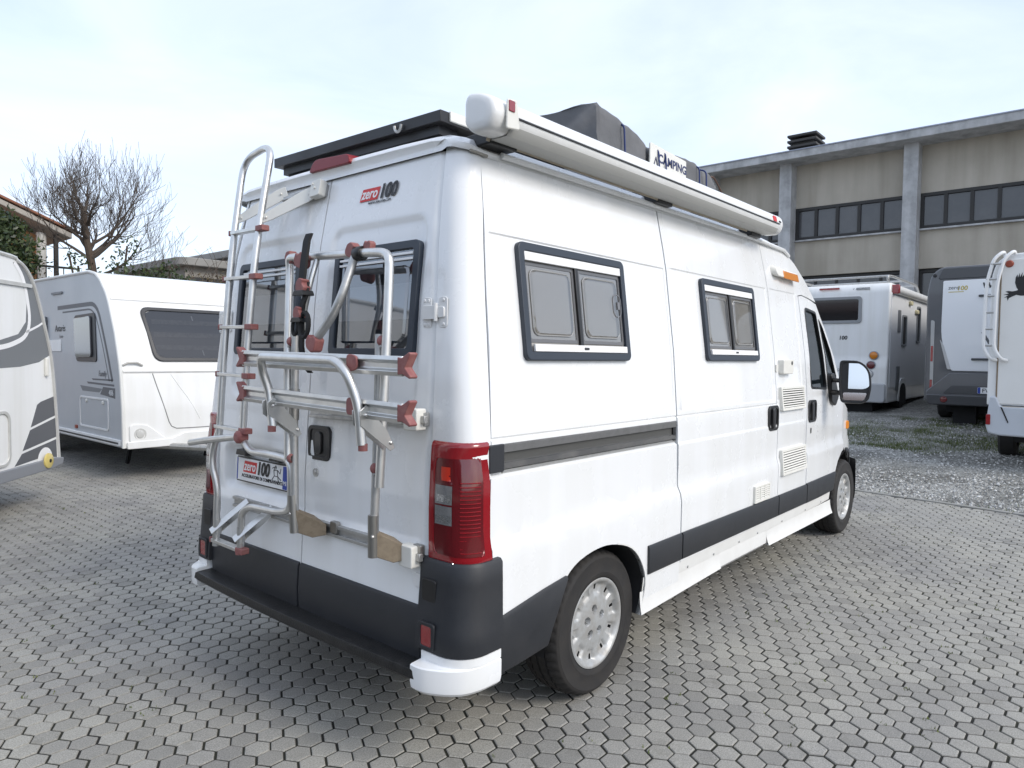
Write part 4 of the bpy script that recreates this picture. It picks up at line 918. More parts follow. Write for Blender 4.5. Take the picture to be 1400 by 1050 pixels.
for yb, zt in ((.545, .80), (.322, .80)):
    a, c = rp(yb, .715, OFF), rp(yb-.10, .845, .02); d_ = (c-a); sidev = Vector((0, 1, 0))
    fr = Fr(a, d_, Vector((0, -d_.z, d_.y)), None); fr.n = fr.u.cross(fr.v).normalized(); L = d_.length
    mb = MB(); PB = [(-.03, -.016), (L, -.014), (L, .016), (-.03, .018)]; mb.prism(PB, -.020, -.017, fr); mb.prism(PB, .017, .020, fr); mb.box((L*.62, .014, 0), (L*.7, .003, .036), fr)
    bolt(mb, fr(.0, -.005, .018), fr.n); bolt(mb, fr(L*.55, 0, .018), fr.n); mb.build('foot_bracket', ALU, lad, bevel=.0015)
    MB().tube([rp(yb, .69, OFF), rp(yb, .76, OFF)], .0195, 12).build('rail_sleeve', ALUD, lad)
    MB().tube([rp(yb, .632, OFF+.003), rp(yb, .648, OFF+.003)], .018, 12).build('foot_plug', REDP if yb < .4 else ALUD, lad)
# ---------------------------------------------------------------- bike rack
rack = thing('bike_rack', 'folded aluminium bike rack with faded red clamps hung on the rear doors', 'bike rack', (-.16, -.4, .80))
O = .145
yl = lambda z: interp(z, [.82, 2.0], [-.150, -.030]); yr = lambda z: interp(z, [.82, 2.0], [-.690, -.685])
top = fillet([rp(yl(1.1)+.012, 1.12, O+.012), rp(yl(1.6)+.015, 1.6, O+.012), rp(-.022, 1.93, O+.01), rp(-.022, 1.982, O+.02), rp(-.3, 1.968, O+.02), rp(-.6, 1.955, O+.02), rp(-.692, 1.945, O+.015), rp(-.700, 1.85, O+.012), rp(-.708, 1.6, O+.010), rp(-.715, 1.085, O+.012)], .075, 8)
MB().tube(top, .0175, 14).build('upper_frame', ALU, rack)
for f_, nm in ((yl, 1), (yr, 0)):
    dy = -.030 if nm else .030
    MB().tube([rp(f_(.82)+(0 if nm else .018), .825, O), rp(f_(1.3)+dy*.5, 1.3, O), rp(f_(1.64)+dy, 1.645, O+.004)], .0165, 14).build('lower_post', ALUD, rack)
    MB().tube([rp(f_(.82)+(0 if nm else .018), .818, O), rp(f_(.98)+(0 if nm else .018), .975, O)], .0205, 14).build('post_sleeve', STEEL, rack)
    if nm: MB().tube([rp(f_(1.3)-.015, 1.29, O), rp(f_(1.4)-.018, 1.42, O)], .0205, 14).build('post_sleeve', STEEL, rack)
    for z in ((1.62, 1.13) if nm else (1.62, 1.15)):
        mb = MB(); mb.lathe([(0, .016), (.016, .016), (.021, .008), (.021, -.008), (.015, -.014)], Fr(rp(f_(z)+dy*.2, z, O+.006), (1, 0, 0), (0, 0, 1), (0, 1, 0)), 12); mb.build('clamp_bush', REDP, rack, bevel=.002)
    mb = MB()
    for z in (.90, 1.13, 1.36, 1.6): bolt(mb, rp(f_(z)+(0 if nm else .0), z, O+.018), (-1, 0, 0), .0065)
    mb.build('post_bolts', ALUD, rack)
    # timber spacer and angle at the foot
    yb = f_(.86)+(0 if nm else .018)
    MB().loft([[(-.150, yb-.016, .915), (-.150, yb-.016, .822), (-.125, yb+.002, .81), (-.125, yb+.002, .915)], [(-.095, yb-.052, .880), (-.095, yb-.054, .795), (-.06, yb-.015, .795), (-.06, yb-.015, .88)], [(-.04, yb-.075, .845), (-.04, yb-.075, .80), (-.02, yb-.02, .80), (-.02, yb-.02, .845)]]).build('timber_spacer', WOOD, rack, bevel=.003)
    MB().prism(rrect(.045, .05, .006), .0, .022, Fr((rx(.82)-.012, yb-.115, .838), (0, 1, 0), (0, 0, 1), (-1, 0, 0))).build('rail_nut_plate', STEEL, rack, bevel=.003)
# lower and upper fixing rails across the doors
for z0, z1, y0, y1 in ((.826, .818, .60, -.80), (1.315, 1.330, -.04, -.80)):
    a, c = rp(y0, z0, .014), rp(y1, z1, .014); fr = Fr((a+c)/2, (c-a), (0, 0, 1)); fr.n = Vector((-1, 0, 0)); L = (c-a).length; mb = MB()
    mb.prism(rrect(L, .052, .004), -.010, .004, fr); mb.box((0, .019, .009), (L-.004, .014, .012), fr); mb.box((0, -.019, .009), (L-.004, .014, .012), fr); mb.build('fixing_rail', ALUD, rack, bevel=.0015)
    MB().prism(rrect(.075, .082, .008, 3, L/2-.045, 0), .0, .050, fr).build('end_block', CREAM, rack, bevel=.004)
    MB().box((L/2+.002, 0, .02), (.022, .03, .02), fr).build('end_hook', ALUD, rack, bevel=.003)
MB().prism(rrect(.10, .012, .004), -.002, .015, Fr((rx(1.38)-.03, -.13, 1.372), (0, 1, 0), (0, 0, 1), (-1, 0, 0))).build('upper_angle', ALUD, rack)
# wheel channels
for z0, z1 in ((1.548, 1.532), (1.400, 1.376)):
    a = Vector((-.25, .078, z0)); c = Vector((-.25, -.985, z1)); t_ = (c-a).normalized(); fr = Fr((a+c)/2, t_, (0, 0, 1)); fr.n = Vector((-1, 0, 0)); L = (c-a).length
    mb = MB(); P = [(.030, -.016), (.034, .012), (.018, .016), (.010, .002), (-.010, .002), (-.018, .016), (-.034, .010), (-.030, -.018)]
    sec = lambda u: [fr(u, b_, c_) for b_, c_ in P]
    mb.loft([sec(-L/2+.01), sec(L/2-.02)]); mb.build('wheel_channel', ALU, rack, bevel=.002)
    for u, k in ((-L/2+.005, -1), (L/2-.015, 1)):
        mb = MB(); mb.prism(rpoly([(k*a_, b_) for a_, b_ in ((-.025, -.028), (.0, -.026), (.034, -.040), (.040, -.032), (.012, -.004), (.040, .042), (.031, .048), (-.005, .027), (-.025, .030))], .004), -.018, .016, Fr(fr(u, 0, 0), fr.u, fr.v, fr.n)); mb.build('channel_end', REDP, rack, bevel=.004)
    mb = MB(); mb.prism(rpoly([(-.03, -.03), (.03, -.02), (.03, .03), (-.03, .036)], .02), .012, .021, Fr(fr(L*.235, 0, 0), fr.u, fr.v, fr.n)); mb.build('strap_lug', REDP, rack, bevel=.003)
# carrying hoop folded up
hoop = fillet([(-.262, -.176, 1.275), (-.262, -.150, 1.42), (-.285, -.135, 1.50), (-.300, -.150, 1.556), (-.305, -.40, 1.552), (-.303, -.66, 1.548), (-.295, -.715, 1.50), (-.275, -.750, 1.40), (-.272, -.765, 1.255)], .07, 7)
MB().tube(hoop, .0175, 14).build('carrier_hoop', ALU, rack)
for y, z in ((-.176, 1.27), (-.766, 1.25)): MB().tube([(-.267, y, z-.015), (-.267, y, z+.01)], .0165, 12).build('hoop_plug', REDP, rack)
for y, yy in ((-.165, -.115), (-.758, -.715)):
    mb = MB(); P = [(-.292, 1.375), (-.262, 1.395), (-.17, 1.30), (-.135, 1.235), (-.155, 1.225), (-.288, 1.325)]
    for dy in (-.020, .020): mb.prism(P, dy-.002, dy+.002, Fr((0, y, 0), (1, 0, 0), (0, 0, 1), (0, 1, 0)))
    bolt(mb, (-.265, y-.024, 1.36), (0, -1, 0)); bolt(mb, (-.155, y-.024, 1.255), (0, -1, 0)); mb.build('arm_bracket', ALU, rack, bevel=.0015)
# frame holders: curved bar with claw, and the strapped one
cb = fillet([rp(-.490, 1.955, O+.02), rp(-.485, 1.90, O+.03), rp(-.490, 1.80, O+.06), rp(-.445, 1.71, O+.07), rp(-.345, 1.635, O+.06)], .1, 7)
MB().tube(cb, .0165, 14).build('holder_bar', ALUD, rack)
def claw(p, sc=1.0, rot=0.0, mat=REDP, nm='frame_clamp'):
    fr = Fr(p, (0, math.cos(rot), math.sin(rot)), (0, -math.sin(rot), math.cos(rot)), (-1, 0, 0)); P = rpoly([(-.042, -.03), (-.02, -.046), (.022, -.04), (.044, -.012), (.032, .03), (.012, .018), (-.010, .040), (-.040, .028)], .010)
    sc *= .82; P = [(a*sc, b*sc) for a, b in P]
    return MB().prism(P, -.026*sc, .026*sc, fr).build(nm, mat, rack, bevel=.005, seg=3)
claw(rp(-.325, 1.615, O+.06), 1.0, .4); claw(rp(-.480, 1.972, O+.022), .85, 2.0); claw(rp(-.560, 1.985, O+.01), .65, .3)
claw(rp(-.030, 1.982, O+.012), .85, 1.2); claw(rp(-.150, 1.962, O+.035), 1.0, .2)
MB().lathe([(0, .022), (.026, .022), (.028, .018), (.028, -.018), (.026, -.022), (0, -.022)], Fr(rp(-.520, 1.957, O+.02), (1, 0, 0), (0, 0, 1), (0, 1, 0)), 16).build('clamp_band', BLACK, rack)
hb = [rp(-.235, 1.96, O+.02), rp(-.235, 1.87, O+.04), rp(-.230, 1.80, O+.045), rp(-.215, 1.74, O+.045), rp(-.21, 1.66, O+.04)]
MB().tube(fillet(hb, .08), .012, 12).build('holder_bar', ALU, rack)
# black ratchet strap hanging with its buckles
def ribbon(name, pts, w=.020, th=.004):
    mb = MB(); sec = []
    for i, p in enumerate(pts):
        p = Vector(p); sec.append([p+Vector((-th, w, 0)), p+Vector((-th, -w, 0)), p+Vector((th, -w, 0)), p+Vector((th, w, 0))])
    mb.loft(sec); mb.build(name, STRAP, rack, bevel=.001)
o2 = O+.06; SH = -.105; rq = lambda y, z, o_: rp(y+SH, z, o_)
ribbon('strap', [rq(-.118, 2.06, o2), rq(-.112, 2.03, o2+.005), rq(-.115, 1.94, o2+.01), rq(-.118, 1.86, o2+.012)], .020, .006)
ribbon('strap', [rq(-.135, 1.86, o2), rq(-.150, 1.80, o2+.01), rq(-.135, 1.77, o2+.01), rq(-.115, 1.72, o2), rq(-.125, 1.66, o2), rq(-.128, 1.60, o2), rq(-.118, 1.53, o2-.02), rq(-.112, 1.49, o2-.06)], .015, .005)
for p, sc in ((rq(-.130, 1.845, o2+.012), .85), (rq(-.118, 1.735, o2+.010), .75)):
    claw(p, sc, 1.57, REDP, 'strap_buckle'); MB().prism(rpoly([(-.05*sc, -.035*sc), (.05*sc, -.035*sc), (.036*sc, -.01*sc), (-.036*sc, -.01*sc)], .006), -.03*sc, .03*sc, Fr(p+Vector((0, 0, -.012)), (0, -1, 0), (0, 0, 1), (-1, 0, 0))).build('buckle_body', BLACK, rack, bevel=.004)
MB().tube([rq(-.155+.03*math.cos(a), 1.685+.05*math.sin(a), o2+.01) for a in [2*math.pi*k/14 for k in range(14)]], .010, 8, closed=True).build('strap_loop', STRAP, rack)
MB().tube([rq(-.090+.018*math.cos(a), 1.68+.035*math.sin(a), o2+.01) for a in [2*math.pi*k/14 for k in range(14)]], .007, 8, closed=True).build('strap_loop', STRAP, rack)
# ---------------------------------------------------------------- awning
awn = thing('awning', 'long white roll-out awning case along the van roof edge', 'awning', (1.7, -.93, 2.38))
AP = rpoly([(-.862, 2.405), (-.862, 2.498), (-.880, 2.522), (-.945, 2.514), (-1.003, 2.484), (-1.018, 2.44), (-1.010, 2.402), (-.985, 2.372), (-.90, 2.372)], [.02, .02, .03, .04, .04, .03, .02, .02, .02], 4)
def asec(x, k=1.0, dz=0.0):
    c = (-.925, 2.455); return [(x, c[0]+(a-c[0])*k, c[1]+(b-c[1])*k+dz) for a, b in AP]
DZ = .038
zx = lambda x: DZ*0+interp(x, [0, 3.2], [0.02, .038])
mb = MB(); mb.loft([asec(.17, 1, zx(.17)), asec(1.6, 1, zx(1.6)), asec(2.98, 1, zx(3.08))]); mb.build('awning_case', PAINT2, awn, bevel=0, angle=30)
MB().sheet([[(x, -1.0195+dy, 2.432+dz_+zx(x)) for x in (.22, 1.0, 2.0, 2.96)] for dy, dz_ in ((.0, .004), (-.002, .002), (-.002, -.002), (.003, -.004))]).build('case_slot', BLACK, awn)
MB().sheet([[(x, y_, z_+zx(x)) for x in (.22, 1.0, 2.0, 2.96)] for y_, z_ in ((-1.008, 2.402), (-1.0, 2.385), (-.985, 2.369), (-.90, 2.3695))]).build('case_lower_strip', principled('awning_grey', (.42, .42, .40), .5), awn)
for x0, d_ in ((.17, -1), (2.99, 1)):
    secs = [asec(x0+d_*q, k, zx(x0)) for q, k in ((-.012, 1.015), (.020, 1.02), (.034, 1.0), (.046, .93), (.052, .80), (.054, .5))]
    MB().loft(secs).build('end_cap', PAINT2, awn, angle=50)
MB().prism(rpoly([(-.035, -.065), (.040, -.055), (.022, .05), (-.03, .045)], .010), .0, .010, Fr((.205, -1.022, 2.462), (1, 0, 0), (0, 0, 1), (0, -1, 0))).build('winch_cover', CREAM, awn, bevel=.004)
MB().prism(rrect(.034, .040, .005), .008, .014, Fr((.195, -1.022, 2.482), (1, 0, 0), (0, 0, 1), (0, -1, 0))).build('end_reflector', REDLENS, awn, bevel=.002)
f2 = Fr((2.85, -1.0165, 2.473), (1, 0, 0), (0, .2, 1), (0, -1, .2)); MB().prism(rrect(.06, .035, .004, 3, .03, .02), .0, .003, f2).build('maker_badge', RPRINT, awn)
MB().prism(rrect(.035, .012, .003, 3, .12, .012), .0, .003, f2).build('maker_badge', KPRINT, awn)
for x in (.30, 1.6, 2.85):
    MB().box((x, -.84, 2.405), (.16, .13, .05)).build('awning_bracket', BLACK, awn, bevel=.006)
MB().sheet([[(x, y_, z_+zx(x)*.6) for x in (.2, 1.0, 2.0, 2.7)] for y_, z_ in ((-.895, 2.393), (-.905, 2.385), (-.90, 2.372))]).build('gutter_profile', principled('bare_profile', (.52, .46, .36), .5), awn)
# ---------------------------------------------------------------- solar panel
sol = thing('solar_panel', 'dark solar panel raised on brackets at the rear of the van roof', 'solar panel', (.55, .0, 2.46))
fr = Fr((.66, -.03, 2.545), (1, 0, -.0), (0, 1, .012), (0, 0, 1))
MB().box((0, 0, -.004), (.92, 1.24, .046), fr).build('panel_frame', SOLAR, sol, bevel=.002)
gl_ = principled('solar_glass', (.008, .012, .03), .08, coat=1.0)
for i in range(5):
    for j in range(7): MB().box((-.44+.088+.176*i, -.60+.086+.172*j, .0195), (.168, .164, .003), fr).build('solar_cell', gl_, sol, smooth=False)
for x_ in (-.40, .40): MB().box((x_, 0, -.045), (.06, 1.16, .04), fr).build('support_bar', SOLAR, sol)
for x in (.30, 1.02):
    for y in (-.56, .5): MB().box((x, y, 2.475), (.09, .09, .09)).build('roof_bracket', BLACK, sol, bevel=.006)
MB().tube([(.19, -.40+.022*math.cos(a), 2.54+.028*math.sin(a)) for a in [math.pi*k/8 for k in range(8, 17)]], .006, 8).build('tie_ring', ALUD, sol)
MB().box((.38, -.652, 2.540), (.26, .012, .040)).build('label_tape', CREAM, sol, bevel=.003)
# ---------------------------------------------------------------- covered roof load
load = thing('roof_luggage', 'grey tarpaulin-covered roof load tied with blue cord on the van roof', 'luggage', (2.3, -.1, 2.46))
TARP = principled('grey_tarp', (.115, .118, .125), .72, noise=(5, .6, (.19, .19, .195)), bump=(9, 1.0))
def cloth(secs, name, nsub=8, seed=1):
    import mathutils
    mb = MB(); rows = []
    for i in range(len(secs)-1):
        for j in range(nsub):
            t_ = j/nsub; A, B = secs[i], secs[i+1]; rows.append([Vector(a).lerp(Vector(b), t_) for a, b in zip(A, B)])
    rows.append([Vector(p) for p in secs[-1]]); R2_ = []
    for r in rows:
        q = []
        for k in range(len(r)-1):
            for j in range(nsub): q.append(r[k].lerp(r[k+1], j/nsub))
        q.append(r[-1]); R2_.append([p+Vector([mathutils.noise.noise((p.x*5+seed, p.y*5, p.z*4+o_*9))*.020+mathutils.noise.noise((p.x*14+seed, p.y*9, p.z*13+o_*5))*.009 for o_ in range(3)]) for p in q])
    mb.sheet(R2_); mb.add(R2_[0], [tuple(range(len(R2_[0])))]); mb.add(R2_[-1], [tuple(range(len(R2_[-1])))]); return mb.build(name, TARP, load, angle=60)
cs = lambda x, z, y0, y1, b=.02: [(x, y0+.02, 2.455), (x-.0, y0, 2.6), (x, y0+b, z-.02), (x, y0+b+.02, z), (x, (y0+y1)/2, z+.01), (x, y1-b, z), (x, y1, 2.6), (x, y1-.02, 2.455)]
cloth([cs(1.54, 2.99, -.50, .32, .008), cs(1.56, 3.0, -.51, .33, .008), cs(1.75, 2.965, -.52, .34, .01), cs(1.95, 2.935, -.51, .34, .01), cs(2.10, 2.90, -.50, .33, .012)], 'tarpaulin')
cloth([cs(2.10, 2.895, -.49, .32), cs(2.40, 2.90, -.49, .30), cs(2.62, 2.89, -.48, .30)], 'bag', 8, 4)
cloth([cs(2.60, 2.935, -.48, .28), cs(2.85, 2.93, -.48, .25), cs(3.08, 2.915, -.47, .2), cs(3.25, 2.86, -.45, .15), cs(3.34, 2.6, -.42, .1)], 'bag', 8, 7)
MB().prism(rpoly([(2.10, 2.66), (2.58, 2.66), (2.58, 2.882), (2.10, 2.90)], .01), .510, .522, Fr((0, 0, 0), (1, 0, 0), (0, 0, 1), (0, -1, 0))).build('label_panel', CREAM, load, bevel=.003)
text('label_letters', 'CAMPING', Fr((2.20, -.5225, 2.80), (1, 0, -.02), (0, 0, 1), (0, -1, 0)), .075, principled('print_navy', (.02, .03, .10), .5), load, 0, .002, sx=1.15)
MB().tube([(2.13, -.5245, 2.74), (2.165, -.5245, 2.82), (2.20, -.5245, 2.74)], .004, 5).tube([(2.14, -.5245, 2.71), (2.19, -.5245, 2.71)], .004, 5).build('label_symbol', MATS['print_navy'], load)
CORD = principled('blue_cord', (.012, .03, .13), .6)
for x, dz_ in ((1.78, 2.942), (2.19, 2.893), (2.28, 2.893), (2.84, 2.925), (2.95, 2.92)):
    MB().tube(fillet([(x+.03, -.50, 2.46), (x+.01, -.540 if x < 2.6 else -.495, 2.62), (x, -.528 if x < 2.6 else -.49, dz_-.02), (x, -.40, dz_+.012), (x, .1, dz_+.014), (x, .33, dz_-.05), (x, .345, 2.5)], .03), .0055, 6).build('cord', CORD, load)
MB().loft([[(x, -.42+.035*math.cos(a), 2.885+dz_+.03*math.sin(a)) for a in [2*math.pi*k/10 for k in range(10)]] for x, dz_ in ((2.50, .03), (2.75, .015))]).build('rolled_mat', CREAM, load, angle=60)
MB().tube(fillet([(3.20, -.40, 2.80), (3.18, -.40, 2.90), (3.24, -.40, 2.94), (3.32, -.40, 2.91), (3.42, -.40, 2.84)], .05), .007, 8).build('rusty_handle', principled('rust', (.09, .05, .035), .8), load)
# roof rack bars carrying the load
for x in (1.65, 2.35, 2.95):
    b_ = MB().box((x, 0, 2.47), (.04, 1.5, .03)); b_.build('roof_bar', BLACK, load)
# ================================================================ THE OTHER VEHICLES
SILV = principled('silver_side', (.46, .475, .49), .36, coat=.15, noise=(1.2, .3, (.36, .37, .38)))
LGREY = principled('decal_grey', (.10, .105, .115), .45); MGREY = principled('decal_mid_grey', (.17, .18, .19), .45)
TRIM = principled('edge_trim', (.60, .60, .575), .38, metal=.3, noise=(7, .5, (.38, .37, .34)))
DKFR = principled('dark_window_rubber', (.03, .031, .034), .4)
NET = principled('net_curtain', (.17, .172, .18), .8)
def simple_wheel(name, c, ax, par, r=.32, w=.2):
    ax = Vector(ax).normalized(); u = Vector((0, 0, 1)); v = ax.cross(u); fr = Fr(c, u, v, ax)
    o = MB().lathe([(.19, -w/2), (r-.03, -w/2), (r, -w/2+.03), (r, w/2-.03), (r-.03, w/2), (.19, w/2)], fr, 36).build('tyre', RUBBER, par)
    MB().lathe([(0, w/2-.03), (.10, w/2-.02), (.17, w/2-.05), (.195, w/2)], fr, 28).build('wheel_rim', HUB, par)
def decal(name, poly, fr, mat, par, z=.0012, th=.0012): return MB().prism(poly, z-th, z, fr).build(name, mat, par, smooth=False)
# ---------------------------------------------------------------- white caravan with sloping front
car = thing('caravan', 'white caravan with sloping front window and grey swoosh graphics on its side', 'caravan', (2.65, 9.5, 0))
AZ = [.42, .88, 1.30, 1.45, 1.8, 2.16, 2.28, 2.45, 2.53, 2.57]; AY = [6.10, 6.115, 6.165, 6.20, 6.32, 6.50, 6.585, 6.77, 6.92, 7.15]
def ay(z): return interp(z, AZ, AY)
x0, x1 = 1.50, 3.76
fz = rng(.42, 2.57, .043)
prof = [(ay(z), z) for z in fz]+[(12.3, 2.60), (12.75, 2.5), (12.9, 2.2), (12.95, .45), (10.6, .42)]
SYZ = Fr((0, 0, 0), (0, 1, 0), (0, 0, 1), (1, 0, 0))
n = len(prof); mb = MB()
V = [(x0, *p) for p in prof]+[(x1, *p) for p in prof]
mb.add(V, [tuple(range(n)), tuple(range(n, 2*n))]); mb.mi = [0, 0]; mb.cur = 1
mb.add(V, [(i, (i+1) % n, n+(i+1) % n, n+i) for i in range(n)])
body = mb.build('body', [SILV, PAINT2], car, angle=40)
for x in (x0, x1): MB().tube([(x, y-.004 if y < 9 else y, z) for y, z in prof[:-1]], .022, 8).build('edge_trim', principled('pale_trim', (.72, .72, .69), .4), car)
fs = Fr((x0, 0, 0), (0, 1, 0), (0, 0, 1), (-1, 0, 0))
# side window, graphics, lettering, hatch
w = MB().prism(rpoly([(7.68, 2.03), (6.95, 2.05), (6.90, 1.43), (7.62, 1.43)], .06), -.004, .012, fs).build('window_surround', DKFR, car, bevel=.004)
MB().prism(rpoly([(7.64, 1.995), (7.06, 2.01), (7.03, 1.49), (7.59, 1.48)], .05), .012, .034, fs).build('window_pane', principled('smoked_window', (.055, .058, .065), .07, coat=1.0), car, bevel=.006)
MB().prism(rpoly([(9.35, 2.03), (8.78, 2.05), (8.75, 1.50), (9.3, 1.50)], .06), -.004, .030, fs).build('window_pane', MATS['smoked_window'], car, bevel=.006)
def band(name, pts, w, mat):
    P = [Vector(p) for p in fillet([(a, b, 0) for a, b in pts], .22, 6)]; L = []; R_ = []
    for i, p in enumerate(P):
        t_ = (P[min(i+1, len(P)-1)]-P[max(i-1, 0)]).normalized(); q = Vector((-t_.y, t_.x, 0))*w/2; L.append((p+q).to_2d()); R_.append((p-q).to_2d())
    m_ = MB(); m_.sheet([[fs(*p, .0012) for p in L], [fs(*p, .0012) for p in R_]]); return m_.build(name, mat, car, smooth=False)
band('graphic_band', [(8.35, 2.15), (6.90, 2.165), (6.60, 1.6), (6.42, 1.20)], .055, LGREY); band('graphic_band', [(8.15, 2.085), (6.98, 2.10), (6.70, 1.6), (6.52, 1.20)], .022, LGREY)
for i, (P, m_) in enumerate((([(7.10, 1.22), (6.42, 1.225), (6.42, 1.205), (7.06, 1.20)], LGREY), ([(7.27, 1.175), (6.37, 1.165), (6.37, 1.14), (7.23, 1.15)], LGREY), ([(7.52, 1.12), (6.75, 1.10), (6.85, 1.05), (7.43, 1.05)], MGREY), ([(6.72, 1.125), (6.34, 1.12), (6.34, .995), (6.82, 1.03)], LGREY))): decal('graphic_bar', P, fs, m_, car)
fm = Fr((x0-.0015, 0, 0), (0, -1, 0), (0, 0, 1), (-1, 0, 0))
def side_text(body_, y, z, size, mat): return text('lettering', body_, Fr((x0-.002, y, z), (0, -1, 0), (0, 0, 1), (-1, 0, 0)), size, mat, car, .1)
side_text('Antarès', 8.46, 1.83, .13, KPRINT); side_text('Luxe', 8.28, 1.74, .07, MGREY); side_text('Family', 6.86, 1.255, .10, LGREY); side_text('486', 6.54, 1.03, .095, WPRINT)
MB().ring(rrect(.98, .40, .05, 5, 7.03, .785), rrect(.93, .35, .03, 5, 7.03, .785), -.002, .010, fs).build('service_hatch', PAINT2, car, bevel=.003)
for y in (6.72, 7.28): MB().lathe([(0, .018), (.02, .016), (.028, 0)], Fr((x0, y, .93), (0, 1, 0), (0, 0, 1), (-1, 0, 0)), 12).build('hatch_catch', CREAM, car)
MB().prism(rrect(.42, .030, .01, 3, 8.34, 2.355), .0, .02, fs).build('side_vent', MGREY, car)
MB().prism(rrect(.54, .16, .02, 3, 8.48, 1.635), .0, .012, fs).build('fridge_vent', PAINT2, car, bevel=.004)
MB().prism(rrect(.07, .045, .012, 3, 7.66, .565), .0, .016, fs).build('side_marker', principled('marker_red', (.28, .05, .02), .3), car)
MB().box((x0-.012, 9.4, .475), (.03, 6.5, .075)).build('skirt_rail', PAINT2, car, bevel=.006); MB().box((x0-.028, 9.4, .47), (.006, 6.4, .02)).build('skirt_stripe', KPRINT, car)
# front: window, mouldings, locker lid, light pods
def ff(x, z, o_=0.0):
    dz = .02; t_ = Vector((0, ay(z+dz)-ay(z-dz), 2*dz)).normalized(); nn = Vector((0, -t_.z, t_.y)); return Vector((x, ay(z), z))+nn*o_
def front_poly(name, P, o0, o1, mat, bev=.004, inner=None):
    m_ = MB(); k = len(P); c = [ff(x, z, o1) for x, z in P]
    if inner:
        V = [ff(x, z, o0) for x, z in P]+c+[ff(x, z, o1) for x, z in inner]+[ff(x, z, o0) for x, z in inner]; F = []
        for i in range(k):
            j = (i+1) % k; F += [(i, j, k+j, k+i), (k+i, k+j, 2*k+j, 2*k+i), (2*k+i, 2*k+j, 3*k+j, 3*k+i)]
        m_.add(V, F)
    else: m_.add([ff(x, z, o0) for x, z in P]+c, [tuple(range(k, 2*k))]+[(i, (i+1) % k, k+(i+1) % k, k+i) for i in range(k)])
    return m_.build(name, mat, car, bevel=bev)
def front_fill(name, P, o_, mat, n_=16):
    z0_, z1_ = min(p[1] for p in P)+1e-4, max(p[1] for p in P)-1e-4; rows = []
    for k in range(n_+1):
        z = z0_+(z1_-z0_)*k/n_; X = []
        for i in range(len(P)):
            a, b = P[i], P[(i+1) % len(P)]
            if (a[1]-z)*(b[1]-z) <= 0 and a[1] != b[1]: X.append(a[0]+(b[0]-a[0])*(z-a[1])/(b[1]-a[1]))
        rows.append([ff(min(X)+(max(X)-min(X))*j/6, z, o_) for j in range(7)])
    return MB().sheet(rows).build(name, mat, car, recalc=False)
sc_ = lambda P, a, b: [(2.63+(x-2.63)*a, 1.785+(z-1.785)*b) for x, z in P]
WP = rpoly([(1.82, 2.115), (3.44, 2.115), (3.36, 1.445), (1.90, 1.445)], .11, 6)
front_poly('window_frame', WP, -.002, .026, DKFR, .006, sc_(WP, .945, .875)); front_fill('net_blind', sc_(WP, .95, .89), .004, NET); front_fill('window_pane', sc_(WP, .95, .88), .016, glass('front_window_acrylic', (.42, .44, .47), .05, .2))
for x, w_ in ((2.50, .016), (3.02, .016)): front_poly('curtain_seam', [(x-.05, 2.03), (x-.05+w_, 2.03), (x+.02+w_, 1.52), (x+.02, 1.52)], .009, .011, principled('seam_pale', (.5, .5, .5), .8), 0)
for z in (1.62, 1.78, 1.94): front_poly('curtain_fold', [(1.94, z+.03), (3.32, z+.03), (3.32, z-.03), (1.94, z-.03)], .0060, .0075, principled('net_fold', (.25, .248, .245), .85, noise=(24, .9, (.17, .17, .175))), 0)
for z, th in ((2.205, .018), (1.328, .020)): MB().tube([ff(x, z, .002) for x in rng(x0+.02, x1-.02, .3)], th, 8).build('front_moulding', PAINT2, car)
MB().tube([ff(1.53, 1.40, .01), ff(1.58, 1.425, .035), ff(1.68, 1.425, .035), ff(1.75, 1.395, .01)], .014, 8).build('grab_handle', principled('grab_grey', (.45, .44, .41), .4), car)
MB().tube([ff(x, z, .0) for x, z in ((1.86, 1.30), (1.90, 1.15), (1.945, 1.0), (1.99, .84), (2.03, .70), (2.06, .645), (2.12, .615), (2.3, .61), (2.95, .61), (3.13, .615), (3.19, .645), (3.22, .70), (3.31, 1.0), (3.39, 1.30))], .006, 6).build('locker_lid_seam', principled('seam_grey', (.20, .20, .20), .6), car)
MB().tube([ff(x, z, -.004) for x, z in ((2.08, 1.29), (2.18, 1.13), (2.27, 1.0), (2.36, .84), (2.42, .72))], .009, 6).build('locker_crease', PAINT2, car)
for k in (1, -1):
    X = lambda x: 2.63+(x-2.63)*k
    front_poly('light_pod', [(X(x), z) for x, z in rpoly([(1.56, .70), (1.76, .69), (2.0, .49), (1.56, .47)], .05)], -.002, .022, PAINT2, .012)
    MB().lathe([(0, .034), (.03, .032), (.045, .028), (.048, .018), (.07, .020), (.072, 0)], Fr(ff(X(1.68), .575, .004), (1, 0, 0), (0, 0, 1), (0, -1, 0)), 20).build('front_lamp', principled('lamp_clear', (.55, .55, .53), .12, coat=1.0), car)
front_poly('front_valance', rpoly([(1.53, .49), (2.05, .50), (2.2, .56), (3.06, .56), (3.2, .50), (3.73, .49), (3.73, .405), (1.53, .405)], .02), -.004, .035, PAINT2, .008)
for x in (1.62, 3.6): simple_wheel('wheel', (x+(.12 if x < 2 else -.12), 9.9, .32), (-1 if x < 2 else 1, 0, 0), car)
MB().box((2.63, 9.5, .40), (1.6, 6.2, .10)).build('chassis', DARKIN, car)
for dx in (-.75, .75): MB().tube([(2.63+dx, 6.4, .40), (2.63, 4.95, .40)], .04, 8).build('drawbar', ALUD, car)
